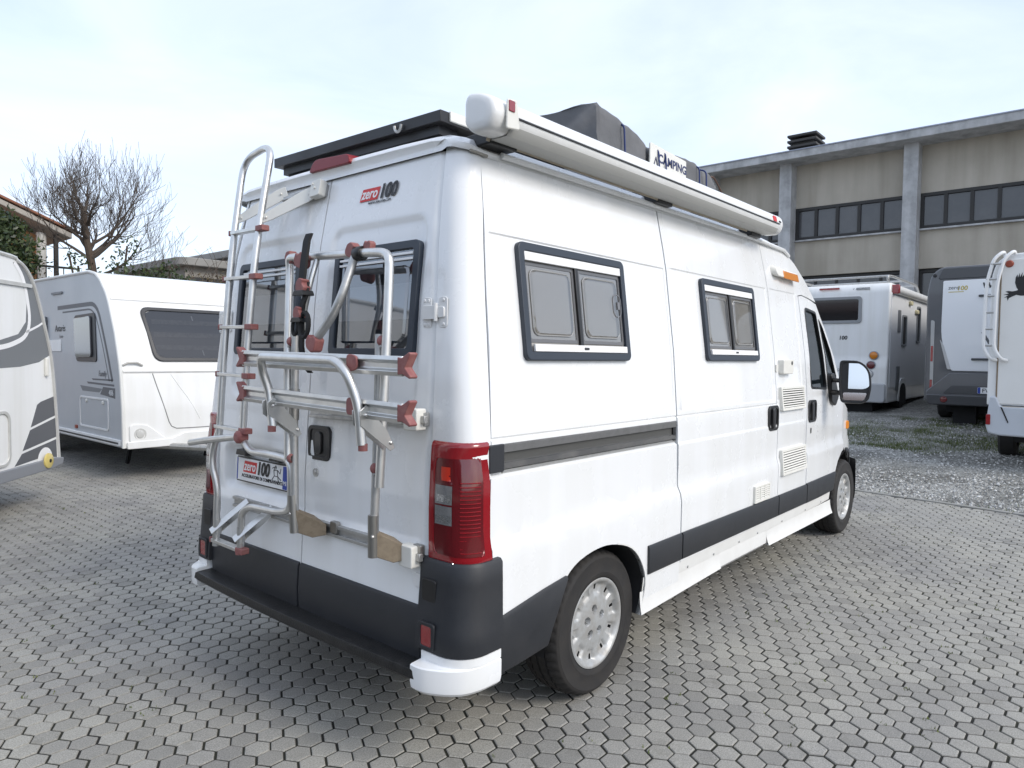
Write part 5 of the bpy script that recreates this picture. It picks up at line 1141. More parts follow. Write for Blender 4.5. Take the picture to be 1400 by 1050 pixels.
MB().cyl((2.63, 5.25, .06), (2.63, 5.25, .62), .03, 10).build('jockey_post', ALUD, car); simple_wheel('jockey_wheel', (2.63, 5.25, .10), (1, 0, 0), car, .10, .06)
for x in (2.1, 3.2): MB().tube([(x, 7.4, .42), (x, 7.6, .02)], .03, 6).build('corner_steady', DARKIN, car)
# ---------------------------------------------------------------- caravan at the yard's edge, seen end-on to its grey graphics
cb_ = thing('caravan', 'white caravan with dark grey chevrons and a round yellow marker near its corner', 'caravan', (-1.2, 5.6, 0))
fb = Fr((.66, 5.57, 0), (.7071, .7071, 0), (0, 0, 1), (.7071, -.7071, 0))
bp = smooth_line([(.03, .40), (.01, .55), (-.02, .91), (-.09, 1.47), (-.21, 1.83), (-.34, 2.15), (-.46, 2.32), (-.62, 2.41), (-.9, 2.45), (-3.0, 2.50), (-4.6, 2.45), (-4.9, 2.2), (-5.0, .45)], 4)
MB().prism(bp, -2.25, 0, fb).build('body', PAINT2, cb_, angle=40)
for n_ in (0, -2.25): MB().tube([fb(a, b, n_) for a, b in bp], .020, 8).build('edge_trim', TRIM, cb_)
MB().prism(rpoly([(.07, .45), (.05, .385), (-.15, .36), (-5.0, .30), (-5.0, .42), (-.1, .47)], .02), -2.26, .03, fb).build('skirt', principled('skirt_grey', (.22, .23, .25), .45), cb_, bevel=.008)
d_ = lambda nm, P, m_, z=.0012: decal(nm, P, fb, m_, cb_, z)
d_('graphic_field', [(-.60, 2.40), (-.47, 2.315), (-.35, 2.15), (-.22, 1.83), (-.115, 1.52), (-.30, 1.45), (-.60, 1.41), (-1.6, 1.38), (-2.6, 1.42), (-2.6, 1.62), (-1.6, 1.60), (-.9, 1.655), (-.62, 1.72), (-.50, 1.84), (-.48, 2.05), (-.55, 2.26), (-.68, 2.385)], MGREY)
band_pts = smooth_line([(-.66, 2.39), (-.54, 2.26), (-.47, 2.05), (-.445, 1.86), (-.50, 1.72), (-.66, 1.64), (-.95, 1.585), (-1.6, 1.55), (-2.6, 1.56)], 4)
def strip(nm, pts, w, m_, z):
    P = [Vector((*p, 0)) for p in pts]; L, R_ = [], []
    for i, p in enumerate(P):
        t_ = (P[min(i+1, len(P)-1)]-P[max(i-1, 0)]).normalized(); q = Vector((-t_.y, t_.x, 0))*w/2; L.append(p+q); R_.append(p-q)
    MB().sheet([[fb(p.x, p.y, z) for p in L], [fb(p.x, p.y, z) for p in R_]]).build(nm, m_, cb_, smooth=False)
strip('graphic_stripe', band_pts, .045, WPRINT, .0022); strip('graphic_stripe', [(-.19, 1.86), (-.3, 1.81), (-.5, 1.74)], .022, WPRINT, .0022)
for P in ([(-.34, 1.03), (-.28, 1.055), (-.035, 1.10), (-.028, .90), (-.45, .815)], [(-.46, .79), (-.027, .875), (-.022, .675), (-.585, .60)], [(-.595, .575), (-.022, .65), (-.012, .46), (-.22, .50), (-.71, .47)]): d_('chevron', P, LGREY)
d_('marker_ring', [(-.22+.125*math.cos(a), .465+.125*math.sin(a)) for a in rng(0, math.pi, .26)], WPRINT, .0024)
MB().lathe([(0, .024), (.018, .022), (.06, .018), (.075, .012), (.078, 0)], Fr(fb(-.22, .455, .03), fb.u, fb.v, fb.n), 20).build('marker_light', principled('yellow_marker', (.62, .50, .16), .3, coat=.6), cb_)
MB().lathe([(0, .028), (.018, .026), (.02, .02)], Fr(fb(-.22, .455, .03), fb.u, fb.v, fb.n), 10).build('marker_core', BLACK, cb_)
MB().ring(rrect(.75, .52, .10, 6, -1.14, .75), rrect(.69, .46, .08, 6, -1.14, .75), -.002, .012, fb).build('locker_door', TRIM, cb_, bevel=.004)
MB().prism(rrect(.045, .19, .02, 4, -.195, 1.40), .0, .030, fb).build('entry_grip', CREAM, cb_, bevel=.008)
MB().prism(rrect(.9, .035, .01, 3, -.87, 2.19), .0, .02, fb).build('awning_rail', TRIM, cb_)
MB().prism(rpoly([(-1.35, 2.2), (-2.6, 2.2), (-2.6, 1.7), (-1.35, 1.68)], .08), .0, .03, fb).build('window_pane', MATS['smoked_window'], cb_, bevel=.008)
for n_ in (-.15, -2.1): simple_wheel('wheel', fb(-2.6, .32, n_), fb.n if n_ > -1 else -fb.n, cb_)
MB().box((-2.5, .42, -1.1), (4.6, .1, 1.7), fb).build('chassis', DARKIN, cb_)
# ---------------------------------------------------------------- motorhomes on the gravel
def ring_at(fr, c, r, h, name, mat, par): return MB().lathe([(0, h), (r*.7, h*.95), (r*.95, h*.6), (r, 0)], Fr(fr(c[0], c[1], 0), fr.u, fr.v, fr.n), 20).build(name, mat, par)
# first: white back with dark window and a column of oval lamps
m1 = thing('motorhome', 'white motorhome with roof rails, dark rear window and column of round lamps', 'motorhome', (18, 2.1, .4))
X1 = 15.2; y0, y1, zb, zt = .97, 3.25, .62, 3.27; fr = Fr((X1, 0, 0), (0, -1, 0), (0, 0, 1), (-1, 0, 0))
prof = rpoly([(X1+.10, zt), (X1+5.8, zt-.02), (X1+6.2, 2.3), (X1+6.4, .9), (X1+6.4, zb), (X1+.06, zb), (X1-.05, zb+.10), (X1-.05, 1.42), (X1+.0, 1.62), (X1, 3.12)], [.10, .2, .2, .05, .05, .03, .06, .06, .06, .08])
mb = MB(); mb.prism(prof, y0, y1, Fr((0, 0, 0), (1, 0, 0), (0, 0, 1), (0, 1, 0))); mb.build('body', PAINT2, m1, bevel=.05, seg=4)
MB().prism(rpoly([(X1+.10, .95), (X1+.10, 3.05), (X1+5.6, 3.05), (X1+5.9, 2.0), (X1+6.0, .95)], .05), -y0, -y0+.012, Fr((0, 0, 0), (1, 0, 0), (0, 0, 1), (0, -1, 0))).build('side_cladding', principled('pale_silver', (.76, .77, .78), .38, coat=.1), m1, bevel=.004)
MB().prism(rpoly([(y0+.02, .62), (y1-.02, .62), (y1-.02, 1.05), (y0+.02, 1.05)], .08), X1-.10, X1-.02, Fr((0, 0, 0), (0, 1, 0), (0, 0, 1), (1, 0, 0))).build('rear_bumper', principled('bumper_pale_grey', (.42, .43, .44), .45), m1, bevel=.03, seg=3)
wr = rrect(1.5, .60, .07, 5, -2.28, 2.685); MB().ring(wr, rrect(1.36, .47, .04, 5, -2.28, 2.685), -.002, .03, fr).build('window_frame', principled('window_grey_frame', (.26, .27, .28), .4), m1, bevel=.006); MB().prism(rrect(1.40, .50, .04, 5, -2.28, 2.685), .0, .014, fr).build('window_pane', principled('black_window', (.012, .012, .014), .06, coat=1.0), m1)
MB().prism(rrect(.44, .045, .015, 3, -2.23, 3.175), .0, .02, fr).build('brake_light', REDLENS, m1)
MB().prism(rrect(.28, .05, .01, 3, -1.52, 3.15), .0, .006, fr).build('name_plate', MGREY, m1); text('plate_text', 'CHALLENGER', Fr(fr(-1.64, 3.135, .008), fr.u, fr.v, fr.n), .042, WPRINT, m1, 0, .0005); text('plate_text', 'V', Fr(fr(-1.74, 3.13, .008), fr.u, fr.v, fr.n), .06, MGREY, m1, .3)
text('lettering', '100', Fr(fr(-2.0, 2.02, .004), fr.u, fr.v, fr.n), .12, KPRINT, m1, .1, .004); text('lettering', 'GENESIS', Fr(fr(-2.02, 1.30, .055), fr.u, fr.v, fr.n), .085, MGREY, m1, .3)
for (yy, zz, r, m_) in ((-1.255, 1.665, .085, AMBER), (-1.30, 1.45, .085, REDDARK), (-1.335, 1.25, .08, MATS['lamp_clear'])):
    f3 = Fr(fr(yy, zz, .045 if zz < 1.6 else .02), fr.u, fr.v, fr.n); MB().lathe([(r*1.15, -.03), (r*1.15, .012), (r*.98, .018)], f3, 24).build('lamp_rim', principled('lamp_rim_grey', (.30, .31, .33), .4), m1); MB().lathe([(0, .03), (r*.6, .028), (r*.95, .014), (r, .0)], f3, 24).build('rear_lamp', m_, m1)
for yy in (y0+.10, y1-.10): MB().tube(fillet([(X1+.25, yy, 3.26), (X1+.16, yy, 3.42), (X1+.6, yy, 3.45), (X1+3.2, yy, 3.45), (X1+3.5, yy, 3.26)], .15), .028, 10).build('roof_rail', ALUD, m1)
for xx in (X1+.25, X1+1.6, X1+3.0): MB().tube([(xx, y0+.10, 3.43), (xx, y1-.10, 3.43)], .024, 8).build('roof_bar', ALUD, m1)
MB().tube([(X1+.25, y0-.05, 3.12), (X1+4.2, y0-.05, 3.12)], .09, 12).build('awning_case', PAINT2, m1); MB().box((X1+.20, y0-.06, 3.12), (.10, .17, .20)).build('awning_end', REDLENS, m1, bevel=.02)
fy = Fr((0, y0-.013, 0), (1, 0, 0), (0, 0, 1), (0, -1, 0))
for (a, b, c, e, m_) in ((X1+1.35, 2.0, .45, .72, 'black_window'), (X1+2.9, 2.2, .4, .9, 'black_window')):
    MB().ring(rrect(c, e, .05, 4, a, b+.25), rrect(c-.08, e-.08, .04, 4, a, b+.25), .0, .025, fy).build('window_frame', MATS['window_grey_frame'], m1); MB().prism(rrect(c-.06, e-.06, .04, 4, a, b+.25), .0, .012, fy).build('window_pane', MATS[m_], m1)
for (a, b, c, e) in ((X1+.85, 2.45, .25, .5), (X1+.85, 1.15, .3, .55)): MB().prism(rrect(c, e, .02, 3, a, b), .0, .014, fy).build('side_vent', MGREY, m1)
for a, b in ((X1+1.9, 2.92), (X1+2.6, 2.75)): MB().prism(rrect(.22, .10, .04, 4, a, b), .0, .06, fy).build('outside_lamp', principled('lamp_cream', (.62, .56, .36), .4), m1, bevel=.015)
MB().prism(rpoly([(X1+.9, .62), (X1+.95, .98), (X1+1.15, 1.15), (X1+1.55, 1.15), (X1+1.75, .98), (X1+1.8, .62)], .08), -.003, .02, fy).build('wheel_arch', PAINT2, m1, bevel=.01); MB().prism(rpoly([(X1+1.0, .55), (X1+1.05, .92), (X1+1.2, 1.03), (X1+1.5, 1.03), (X1+1.65, .92), (X1+1.7, .55)], .08), .019, .022, fy).build('arch_hollow', DARKIN, m1)
for xx in (X1+1.35, X1+4.9):
    for yy, k in ((y0+.10, -1), (y1-.10, 1)): simple_wheel('wheel', (xx, yy, gz(xx, 2)+.33), (0, k, 0), m1, .34, .22)
MB().box((X1+3.2, 2.1, .68), (5.6, 1.7, .25)).build('chassis', DARKIN, m1); MB().box((X1+.62, 2.1, .50), (.9, 1.6, .25)).build('rear_undertray', DARKIN, m1)
# second: grey shell with a white back panel
m2 = thing('motorhome', 'dark grey motorhome with large white back panel and tall slim rear lamp', 'motorhome', (16.5, -1.1, .35))
X2 = 13.8; fr = Fr((X2, 0, 0), (0, -1, 0), (0, 0, 1), (-1, 0, 0)); DG = principled('graphite_paint', (.095, .098, .105), .32, coat=.6, noise=(2, .2, (.07, .07, .075))); DG2 = principled('graphite_dark', (.045, .047, .052), .35, coat=.4)
out_ = rpoly([(-.02, .80), (-.02, 2.9), (.04, 3.22), (.20, 3.36), (2.10, 3.36), (2.26, 3.22), (2.32, 2.9), (2.32, .80)], [.04, .3, .12, .1, .1, .12, .3, .04])
MB().prism(out_, -6.4, 0, fr).build('body', DG, m2, bevel=.05, seg=4)
pan = rpoly([(.245, 3.09), (2.05, 3.09), (2.06, 1.95), (1.88, 1.375), (.42, 1.375), (.235, 1.95)], [.03, .03, .3, .05, .05, .3], 5)
MB().prism(pan, -.01, .022, fr).build('back_panel', principled('panel_white', (.78, .79, .80), .3, coat=.5), m2, bevel=.008)
MB().prism(rpoly([(.16, 3.12), (2.14, 3.12), (2.08, 3.33), (.22, 3.33)], .05), -.01, .018, fr).build('top_spoiler', DG2, m2, bevel=.012)
MB().prism(rpoly([(.40, 1.34), (1.90, 1.34), (2.28, .98), (2.28, .78), (.02, .78), (.02, .98)], .04), -.01, .03, fr).build('lower_shell', DG, m2, bevel=.015)
MB().prism(rpoly([(.44, 1.10), (1.86, 1.10), (2.0, .94), (.30, .94)], .03), .025, .036, fr).build('plate_recess', DG2, m2, bevel=.004); MB().prism(rpoly([(.02, .92), (2.28, .92), (2.24, .72), (.06, .72)], .04), -.02, .055, fr).build('rear_bumper', DG2, m2, bevel=.02)
for a in (.095, 2.205):
    k = 1 if a < 1 else -1
    MB().prism(rpoly([(a-.035, 2.35), (a+.03, 2.33), (a+.035*k+.005, .95), (a-.02, .92)], .03), -.005, .014, fr).build('rear_lamp', principled('lamp_strip', (.40, .40, .39), .25, coat=.7), m2, bevel=.006)
    for z, h in ((1.70, .30), (1.08, .24)): MB().prism(rrect(.04, h, .012, 3, a, z), .010, .018, fr).build('lamp_segment', REDLENS, m2)
    ring_at(fr, (.325 if k > 0 else 1.975, .825), .075, .07, 'fog_lamp', REDDARK, m2); ring_at(fr, (.10 if k > 0 else 2.2, 3.20), .035, .02, 'top_marker', BLACK, m2)
    MB().prism(rpoly([(.22, 1.98), (.29, 1.86), (.42, 1.40), (.36, 1.40)], .03) if k > 0 else rpoly([(2.08, 1.98), (2.01, 1.86), (1.88, 1.40), (1.94, 1.40)], .03), .0, .03, fr).build('panel_fin', principled('fin_silver', (.5, .5, .5), .35, metal=.5), m2, bevel=.01)
text('lettering', 'zero', Fr(fr(.33, 2.92, .024), fr.u, fr.v, fr.n), .10, MGREY, m2, .1, .001); text('lettering', '100', Fr(fr(.47, 2.90, .024), fr.u, fr.v, fr.n), .115, GPRINT, m2, .1, .003); MB().box((.46, 2.87, .023), (.25, .014, .002), fr).build('lettering_bar', GPRINT, m2)
text('lettering', 'WEINSBERG', Fr(fr(.86, 2.92, .024), fr.u, fr.v, fr.n), .145, KPRINT, m2, .2, .004, sx=1.2)
for z, a, b in ((2.78, .83, 1.5), (1.60, .75, 1.5)): MB().tube([fr(a, z, .03), fr(a+.04, z, .045), fr(b, z, .045)], .022, 8).build('panel_handle', DG2, m2)
decal('badge', [(.88, 2.10), (.93, 2.10), (1.05, 1.88), (1.0, 1.88)], fr, LGREY, m2, .024); decal('badge', [(1.10, 2.10), (1.15, 2.10), (1.27, 1.88), (1.22, 1.88)], fr, LGREY, m2, .024)
MB().prism(rrect(.52, .115, .01, 3, 1.12, 1.02), .034, .042, fr).build('number_plate', WPRINT, m2); MB().prism(rrect(.045, .112, .006, 3, .885, 1.02), .042, .044, fr).build('plate_band', BPRINT, m2); text('plate_letters', 'FW 486', Fr(fr(.93, .985, .0425), fr.u, fr.v, fr.n), .105, KPRINT, m2, 0, .001)
for xx in (X2+1.5, X2+5.0):
    for yy, k in ((-.13, 1), (-2.17, -1)): simple_wheel('wheel', (xx, yy, gz(xx, -1)+.33), (0, k, 0), m2, .34, .22)
MB().box((X2+3.2, -1.15, .72), (5.6, 1.7, .30)).build('chassis', DARKIN, m2); MB().box((X2+.45, -.62, .55), (.25, .38, .40)).build('tow_frame', DARKIN, m2)
# third: white back with ladder and an eagle transfer
m3 = thing('motorhome', 'white motorhome with black flying eagle transfer and white ladder on its back', 'motorhome', (12.5, -2.6, .15))
X3 = 9.6; fr = Fr((X3, 0, 0), (0, -1, 0), (0, 0, 1), (-1, 0, 0)); PW = principled('warm_white_grp', (.76, .755, .73), .4, noise=(1.4, .25, (.60, .59, .54)))
out_ = rpoly([(1.47, .98), (1.47, 2.72), (1.54, 2.93), (1.72, 3.0), (3.6, 3.0), (3.75, 2.93), (3.80, 2.72), (3.80, .98)], [.02, .2, .1, .08, .08, .1, .2, .02])
MB().prism(out_, -6.2, 0, fr).build('body', PAINT2, m3, bevel=.03, seg=3)
MB().prism(rpoly([(1.575, 1.0), (1.575, 2.76), (1.66, 2.92), (3.6, 2.92), (3.68, 2.8), (3.70, 1.0)], [.01, .08, .08, .08, .08, .01]), -.005, .018, fr).build('back_panel', PW, m3, bevel=.006)
MB().tube([fr(1.578, z, .014) for z in rng(1.0, 2.75, .2)], .010, 6).build('panel_sealant', principled('brown_sealant', (.20, .15, .10), .7), m3)
MB().prism(rpoly([(1.47, .70), (1.50, .60), (1.62, .575), (3.66, .55), (3.78, .60), (3.80, .98), (1.63, .97), (1.58, 1.10), (1.51, 1.10)], .03), -.25, .05, fr).build('rear_bumper', principled('bumper_blue_grey', (.50, .53, .57), .4, noise=(2, .3, (.36, .38, .40))), m3, bevel=.025, seg=3)
MB().box((2.70, .955, .03), (2.1, .030, .03), fr).build('bumper_strip', principled('strip_beige', (.50, .44, .34), .5), m3); MB().prism([(1.63, .96), (1.65, .955), (1.725, .76), (1.715, .75)], .05, .058, fr).build('bumper_slot', BLACK, m3)
MB().prism(rrect(.05, .14, .01, 3, 1.50, .785), .03, .062, fr).build('corner_reflector', REDLENS, m3, bevel=.004)
ring_at(fr, (1.665, 2.86), .05, .045, 'top_marker', principled('marker_dull_red', (.30, .06, .03), .4), m3)
WT = principled('ladder_white', (.78, .78, .77), .35)
lad_p = fillet([fr(1.60, 2.99, -.1), fr(1.60, 3.03, .05), fr(1.50, 2.93, .11), fr(1.43, 2.60, .12), fr(1.42, 1.75, .12), fr(1.50, 1.60, .12), fr(1.56, 1.58, .03)], .14, 8)
lad2 = thing('motorhome_ladder', 'white tubular ladder fixed on the back of the eagle motorhome', 'ladder', fr(1.49, 1.6, .10))
MB().tube(lad_p, .022, 10).build('rail', WT, lad2); MB().tube([p+Vector((0, -.115, 0)) for p in lad_p], .022, 10).build('rail', WT, lad2)
for z in (1.78, 2.0, 2.22, 2.44, 2.66, 2.86): MB().tube([fr(1.425 if z < 2.8 else 1.47, z, .12), fr(1.54 if z < 2.8 else 1.585, z, .12)], .016, 8).build('rung', ALUD, lad2)
# eagle: body, spread wing with separated primaries, tail and talons
EG = lambda P: [(1.60+a*.30, 2.40+b*.34) for a, b in P]
eagle = MB()
wing1 = [(.62, .25), (.50, .42), (.44, .62), (.46, .82), (.52, .93), (.54, .80), (.60, .98), (.61, .82), (.70, 1.0), (.69, .82), (.80, .97), (.77, .78), (.88, .90), (.83, .70), (.90, .55), (.92, .40), (1.02, .25)]
bodyp = [(.10, .28), (.22, .30), (.36, .28), (.50, .30), (.66, .38), (.86, .40), (1.05, .32), (1.18, .30), (1.28, .22), (1.16, .20), (1.05, .14), (.86, .10), (.66, .10), (.50, .14), (.36, .08), (.24, .02), (.20, -.08), (.16, .06), (.06, .04), (.22, .14), (.04, .16), (.24, .21)]
wing2 = [(.80, .30), (.95, .55), (1.10, .75), (1.28, .88), (1.24, .74), (1.42, .84), (1.34, .66), (1.50, .72), (1.38, .52), (1.50, .52), (1.30, .36), (1.08, .24)]
e_ = MB()
for P, zf in ((bodyp, .0205), (wing1, .0208), (wing2, .0211)): e_.prism(EG(P), .018, zf, fr)
e_.build('eagle_transfer', KPRINT, m3, smooth=False); decal('eagle_mark', EG([(.98, .52), (1.10, .62), (1.12, .50), (1.02, .44)]), fr, BPRINT, m3, .0225)
for xx in (X3+1.3, X3+4.8):
    for yy, k in ((-1.62, 1), (-3.65, -1)): simple_wheel('wheel', (xx, yy, gz(xx, -2)+.33), (0, k, 0), m3, .34, .22)
MB().box((X3+3.2, -2.62, .62), (5.8, 1.7, .3)).build('chassis', DARKIN, m3)
# ================================================================ BUILDINGS
BW, t, b = node_mat('weathered_render')
g = N(t, 'ShaderNodeNewGeometry'); n1 = N(t, 'ShaderNodeTexNoise', i_Scale=.55, i_Detail=6.0, i_Roughness=.6); n2 = N(t, 'ShaderNodeTexNoise', i_Scale=3.2, i_Detail=9.0, i_Roughness=.72); mpn = N(t, 'ShaderNodeMapping'); mpn.inputs['Scale'].default_value = (1, 1, 2.2)
t.links.new(g.outputs['Position'], n1.inputs['Vector']); t.links.new(g.outputs['Position'], mpn.inputs[0]); t.links.new(mpn.outputs[0], n2.inputs['Vector'])
r1 = ramp(t, .35, .7, (.42, .385, .325), (.50, .46, .395)); r2 = ramp(t, .675, .70, (0, 0, 0), (.8, .8, .8)); t.links.new(n1.outputs[0], r1.inputs[0]); t.links.new(n2.outputs[0], r2.inputs[0])
mxr = N(t, 'ShaderNodeMix', data_type='RGBA'); mxr.inputs[7].default_value = (.66, .645, .61, 1); t.links.new(r2.outputs[0], mxr.inputs[0]); t.links.new(r1.outputs[0], mxr.inputs[6]); t.links.new(mxr.outputs[2], b.inputs['Base Color']); b.inputs['Roughness'].default_value = .9; streaks(BW, (.80, .79, .77), (1.6, 1.6, .16))
CONC = principled('grey_concrete', (.50, .505, .51), .85, noise=(2.5, .6, (.20, .20, .20)), bump=(20, .2)); streaks(CONC, (.78, .78, .78), (3.0, 3.0, .2))
BROWNF = principled('dark_window_metal', (.020, .019, .018), .5)
BGL = principled('factory_glass', (.050, .052, .056), .10, coat=.6, noise=(.9, .6, (.10, .10, .105)))
bl = thing('factory_building', 'grey concrete two-storey industrial building with ribbon windows behind the motorhomes', 'building', (28, 2, .8))
XB = 23.5; YA, YB = -10.2, 9.15
MB().box((XB+6, (YA+YB)/2, 8.515), (13.6, YB-YA, .27)).build('roof_slab', CONC, bl, bevel=.02)
MB().box((XB+6, (YA+YB)/2, 8.655), (13.66, YB-YA+.05, .035)).build('roof_flashing', principled('flashing', (.30, .33, .40), .5), bl)
cols = [6.15, 2.26, -1.63, -5.52, -9.41]
for y in [9.0]+cols: MB().box((XB-.20+.22, y, 4.6), (.62, .42, 7.6)).build('column', CONC, bl, bevel=.015)
edges = [9.15]+cols
for i in range(len(edges)-1):
    ya, yb_ = edges[i]-.21, edges[i+1]+.21
    if i == 0: ya = 8.79
    w_ = ya-yb_; yc = (ya+yb_)/2
    MB().box((XB+.35, yc, 7.63), (.20, w_, 1.52)).build('wall_panel', BW, bl); MB().box((XB+.35, yc, 5.12), (.20, w_, 1.26)).build('wall_panel', BW, bl)
    MB().box((XB+.55, yc, 2.6), (.20, w_, 3.8)).build('dark_bay', BROWNF, bl)
    # ribbon window: frame with mullions, five panes
    z0, z1 = 5.75, 6.87; n_ = 5
    fw = MB().box((XB+.30, yc, z0+.05), (.16, w_, .10)).box((XB+.30, yc, z1-.05), (.16, w_, .10))
    for k in range(n_+1): fw.box((XB+.302, ya-w_*k/n_+(-.05 if k == 0 else .05 if k == n_ else 0), (z0+z1)/2), (.15, .10, z1-z0-.19))
    win = fw.build('window', BROWNF, bl)
    MB().box((XB+.24, yc, z0-.03), (.22, w_, .05)).build('window_sill', CONC, bl)
    for k in range(n_): MB().box((XB+.31, ya-w_*(k+.5)/n_, (z0+z1)/2), (.03, w_/n_-.09, z1-z0-.18)).build('pane', BGL, win)
    fw = MB()
    fw.box((XB+.40, yc, 3.33), (.08, w_, .10)).box((XB+.40, yc, 4.42), (.08, w_, .10))
    for k in range(n_+1): fw.box((XB+.402, ya-w_*k/n_+(-.046 if k == 0 else .046 if k == n_ else 0), 3.875), (.07, .09, 1.02))
    win = fw.build('window', BROWNF, bl)
    for k in range(n_): MB().box((XB+.41, ya-w_*(k+.5)/n_, 3.85), (.03, w_/n_-.09, 1.0)).build('pane', BGL, win)
MB().box((XB+7, (YA+YB)/2, 4.6), (12.3, YB-YA-.4, 7.6)).build('core_wall', BW, bl)
ch = MB().box((XB+1.0, 5.9, 9.05), (.75, .75, .8)).build('chimney', principled('chimney_dark', (.05, .048, .045), .8), bl)
for k in range(4): MB().box((XB+1.0, 5.9, 8.98+.19*k), (1.02, 1.02, .085)).build('chimney_cap', MATS['chimney_dark'], bl, bevel=.02)
MB().box((XB+3.2, 10.6-1.2, 8.98), (2.2, 2.2, .55)).build('roof_block', principled('mossy_block', (.30, .27, .21), .9, noise=(3, .8, (.14, .09, .05))), bl, bevel=.03)
# ---------------------------------------------------------------- orange house
hs = thing('house', 'orange rendered house with overhanging pale-edged roof beyond the caravans', 'house', (-1, 21, 0))
ORG = principled('orange_render', (.50, .235, .105), .9, noise=(1.2, .4, (.40, .19, .09)))
fx = Fr((0, 0, 0), (1, 0, 0), (0, 0, 1), (0, -1, 0))
MB().prism([(-.9, 0), (3.93, 0), (3.93, 4.45), (1.5, 5.45), (-.9, 4.45)], -26, -18.0, fx).build('wall', ORG, hs)
def slab(x0_, z0_, x1_, z1_, th, ya, yb_, nm, mat): return MB().prism([(x0_, z0_), (x1_, z1_), (x1_, z1_+th), (x0_, z0_+th)], -yb_, -ya, fx).build(nm, mat, hs, bevel=.02)
rf = slab(1.5, 5.62, 4.50, 4.39, .14, 17.35, 26.6, 'roof', principled('roof_board_pale', (.40, .37, .33), .8, noise=(4, .6, (.22, .2, .18)))); slab(-1.5, 4.39, 1.5, 5.62, .14, 17.35, 26.6, 'roof', MATS['roof_board_pale'])
slab(1.5, 5.77, 4.56, 4.54, .07, 17.3, 26.65, 'roof_tiles', principled('clay_tile', (.26, .115, .07), .9, noise=(6, .6, (.15, .08, .05)))); slab(-1.56, 4.54, 1.5, 5.77, .07, 17.3, 26.65, 'roof_tiles', MATS['clay_tile'])
MB().box((4.21, 17.6, 2.25), (.09, .09, 4.5)).build('porch_post', BROWNF, hs)
MB().cyl((3.92, 17.7, 0), (3.92, 17.7, 4.5), .11, 12).build('porch_column', principled('pale_column', (.55, .53, .49), .8), hs)
MB().box((3.2, 17.55, 2.95), (2.6, .9, .16)).build('balcony_floor', principled('balcony_concrete', (.30, .29, .27), .85), hs)
MB().box((3.2, 17.12, 3.62), (2.62, .05, .05)).build('balcony_rail', BROWNF, hs)
for k in range(14): MB().cyl((1.95+k*.19, 17.12, 3.03), (1.95+k*.19, 17.12, 3.6), .012, 6).build('baluster', BROWNF, hs)
for x in (.4, 2.2):
    w_ = MB().ring(rrect(.95, 1.3, .01, 1, x, 3.55), rrect(.80, 1.15, .01, 1, x, 3.55), 17.96-36+.0, 18.02-36+.0, fx) if False else MB().box((x, 17.97, 3.4), (.95, .06, 1.25)); wn = w_.build('window', principled('shutter_brown', (.10, .06, .04), .6), hs)
    for k in (-1, 1): MB().box((x+k*.23, 17.935, 3.4), (.42, .03, 1.15)).build('shutter', principled('shutter_green', (.05, .09, .05), .6), wn)
# ---------------------------------------------------------------- flat-roofed buildings far behind
def flat_house(x0_, x1_, ya, yb_, zt, label, mat, over=.35):
    o = thing('flat_roof_house', label, 'house', ((x0_+x1_)/2, (ya+yb_)/2, 0))
    MB().box(((x0_+x1_)/2, (ya+yb_)/2, (zt-.3)/2), (x1_-x0_, yb_-ya, zt-.3)).build('wall', mat, o)
    MB().prism(rpoly([(x0_-over, ya-over), (x1_+over, ya-over), (x1_+over, yb_+over), (x0_-over, yb_+over)], .5), zt-.3, zt, WORLD).build('roof', principled('roof_edge_concrete', (.27, .265, .25), .85, noise=(2, .5, (.17, .17, .16))), o, bevel=.03)
    for k in range(2):
        x = x0_+(x1_-x0_)*(.3+.4*k); wn = MB().box((x, ya-.02, zt-1.25), (.9, .10, 1.1)).build('window', BROWNF, o); MB().box((x, ya-.08, zt-1.25), (.78, .03, .98)).build('pane', BGL, wn)
    return o
flat_house(10.35, 12.0, 24, 30, 5.12, 'low grey-brown flat-roofed house beyond the caravan roof', principled('taupe_render', (.26, .245, .22), .9, noise=(1, .5, (.2, .19, .17))))
flat_house(12.35, 16.5, 23.2, 31, 5.62, 'taller pale flat-roofed house beside the low grey-brown one', principled('pale_render', (.45, .44, .42), .9, noise=(1, .4, (.36, .35, .33))))
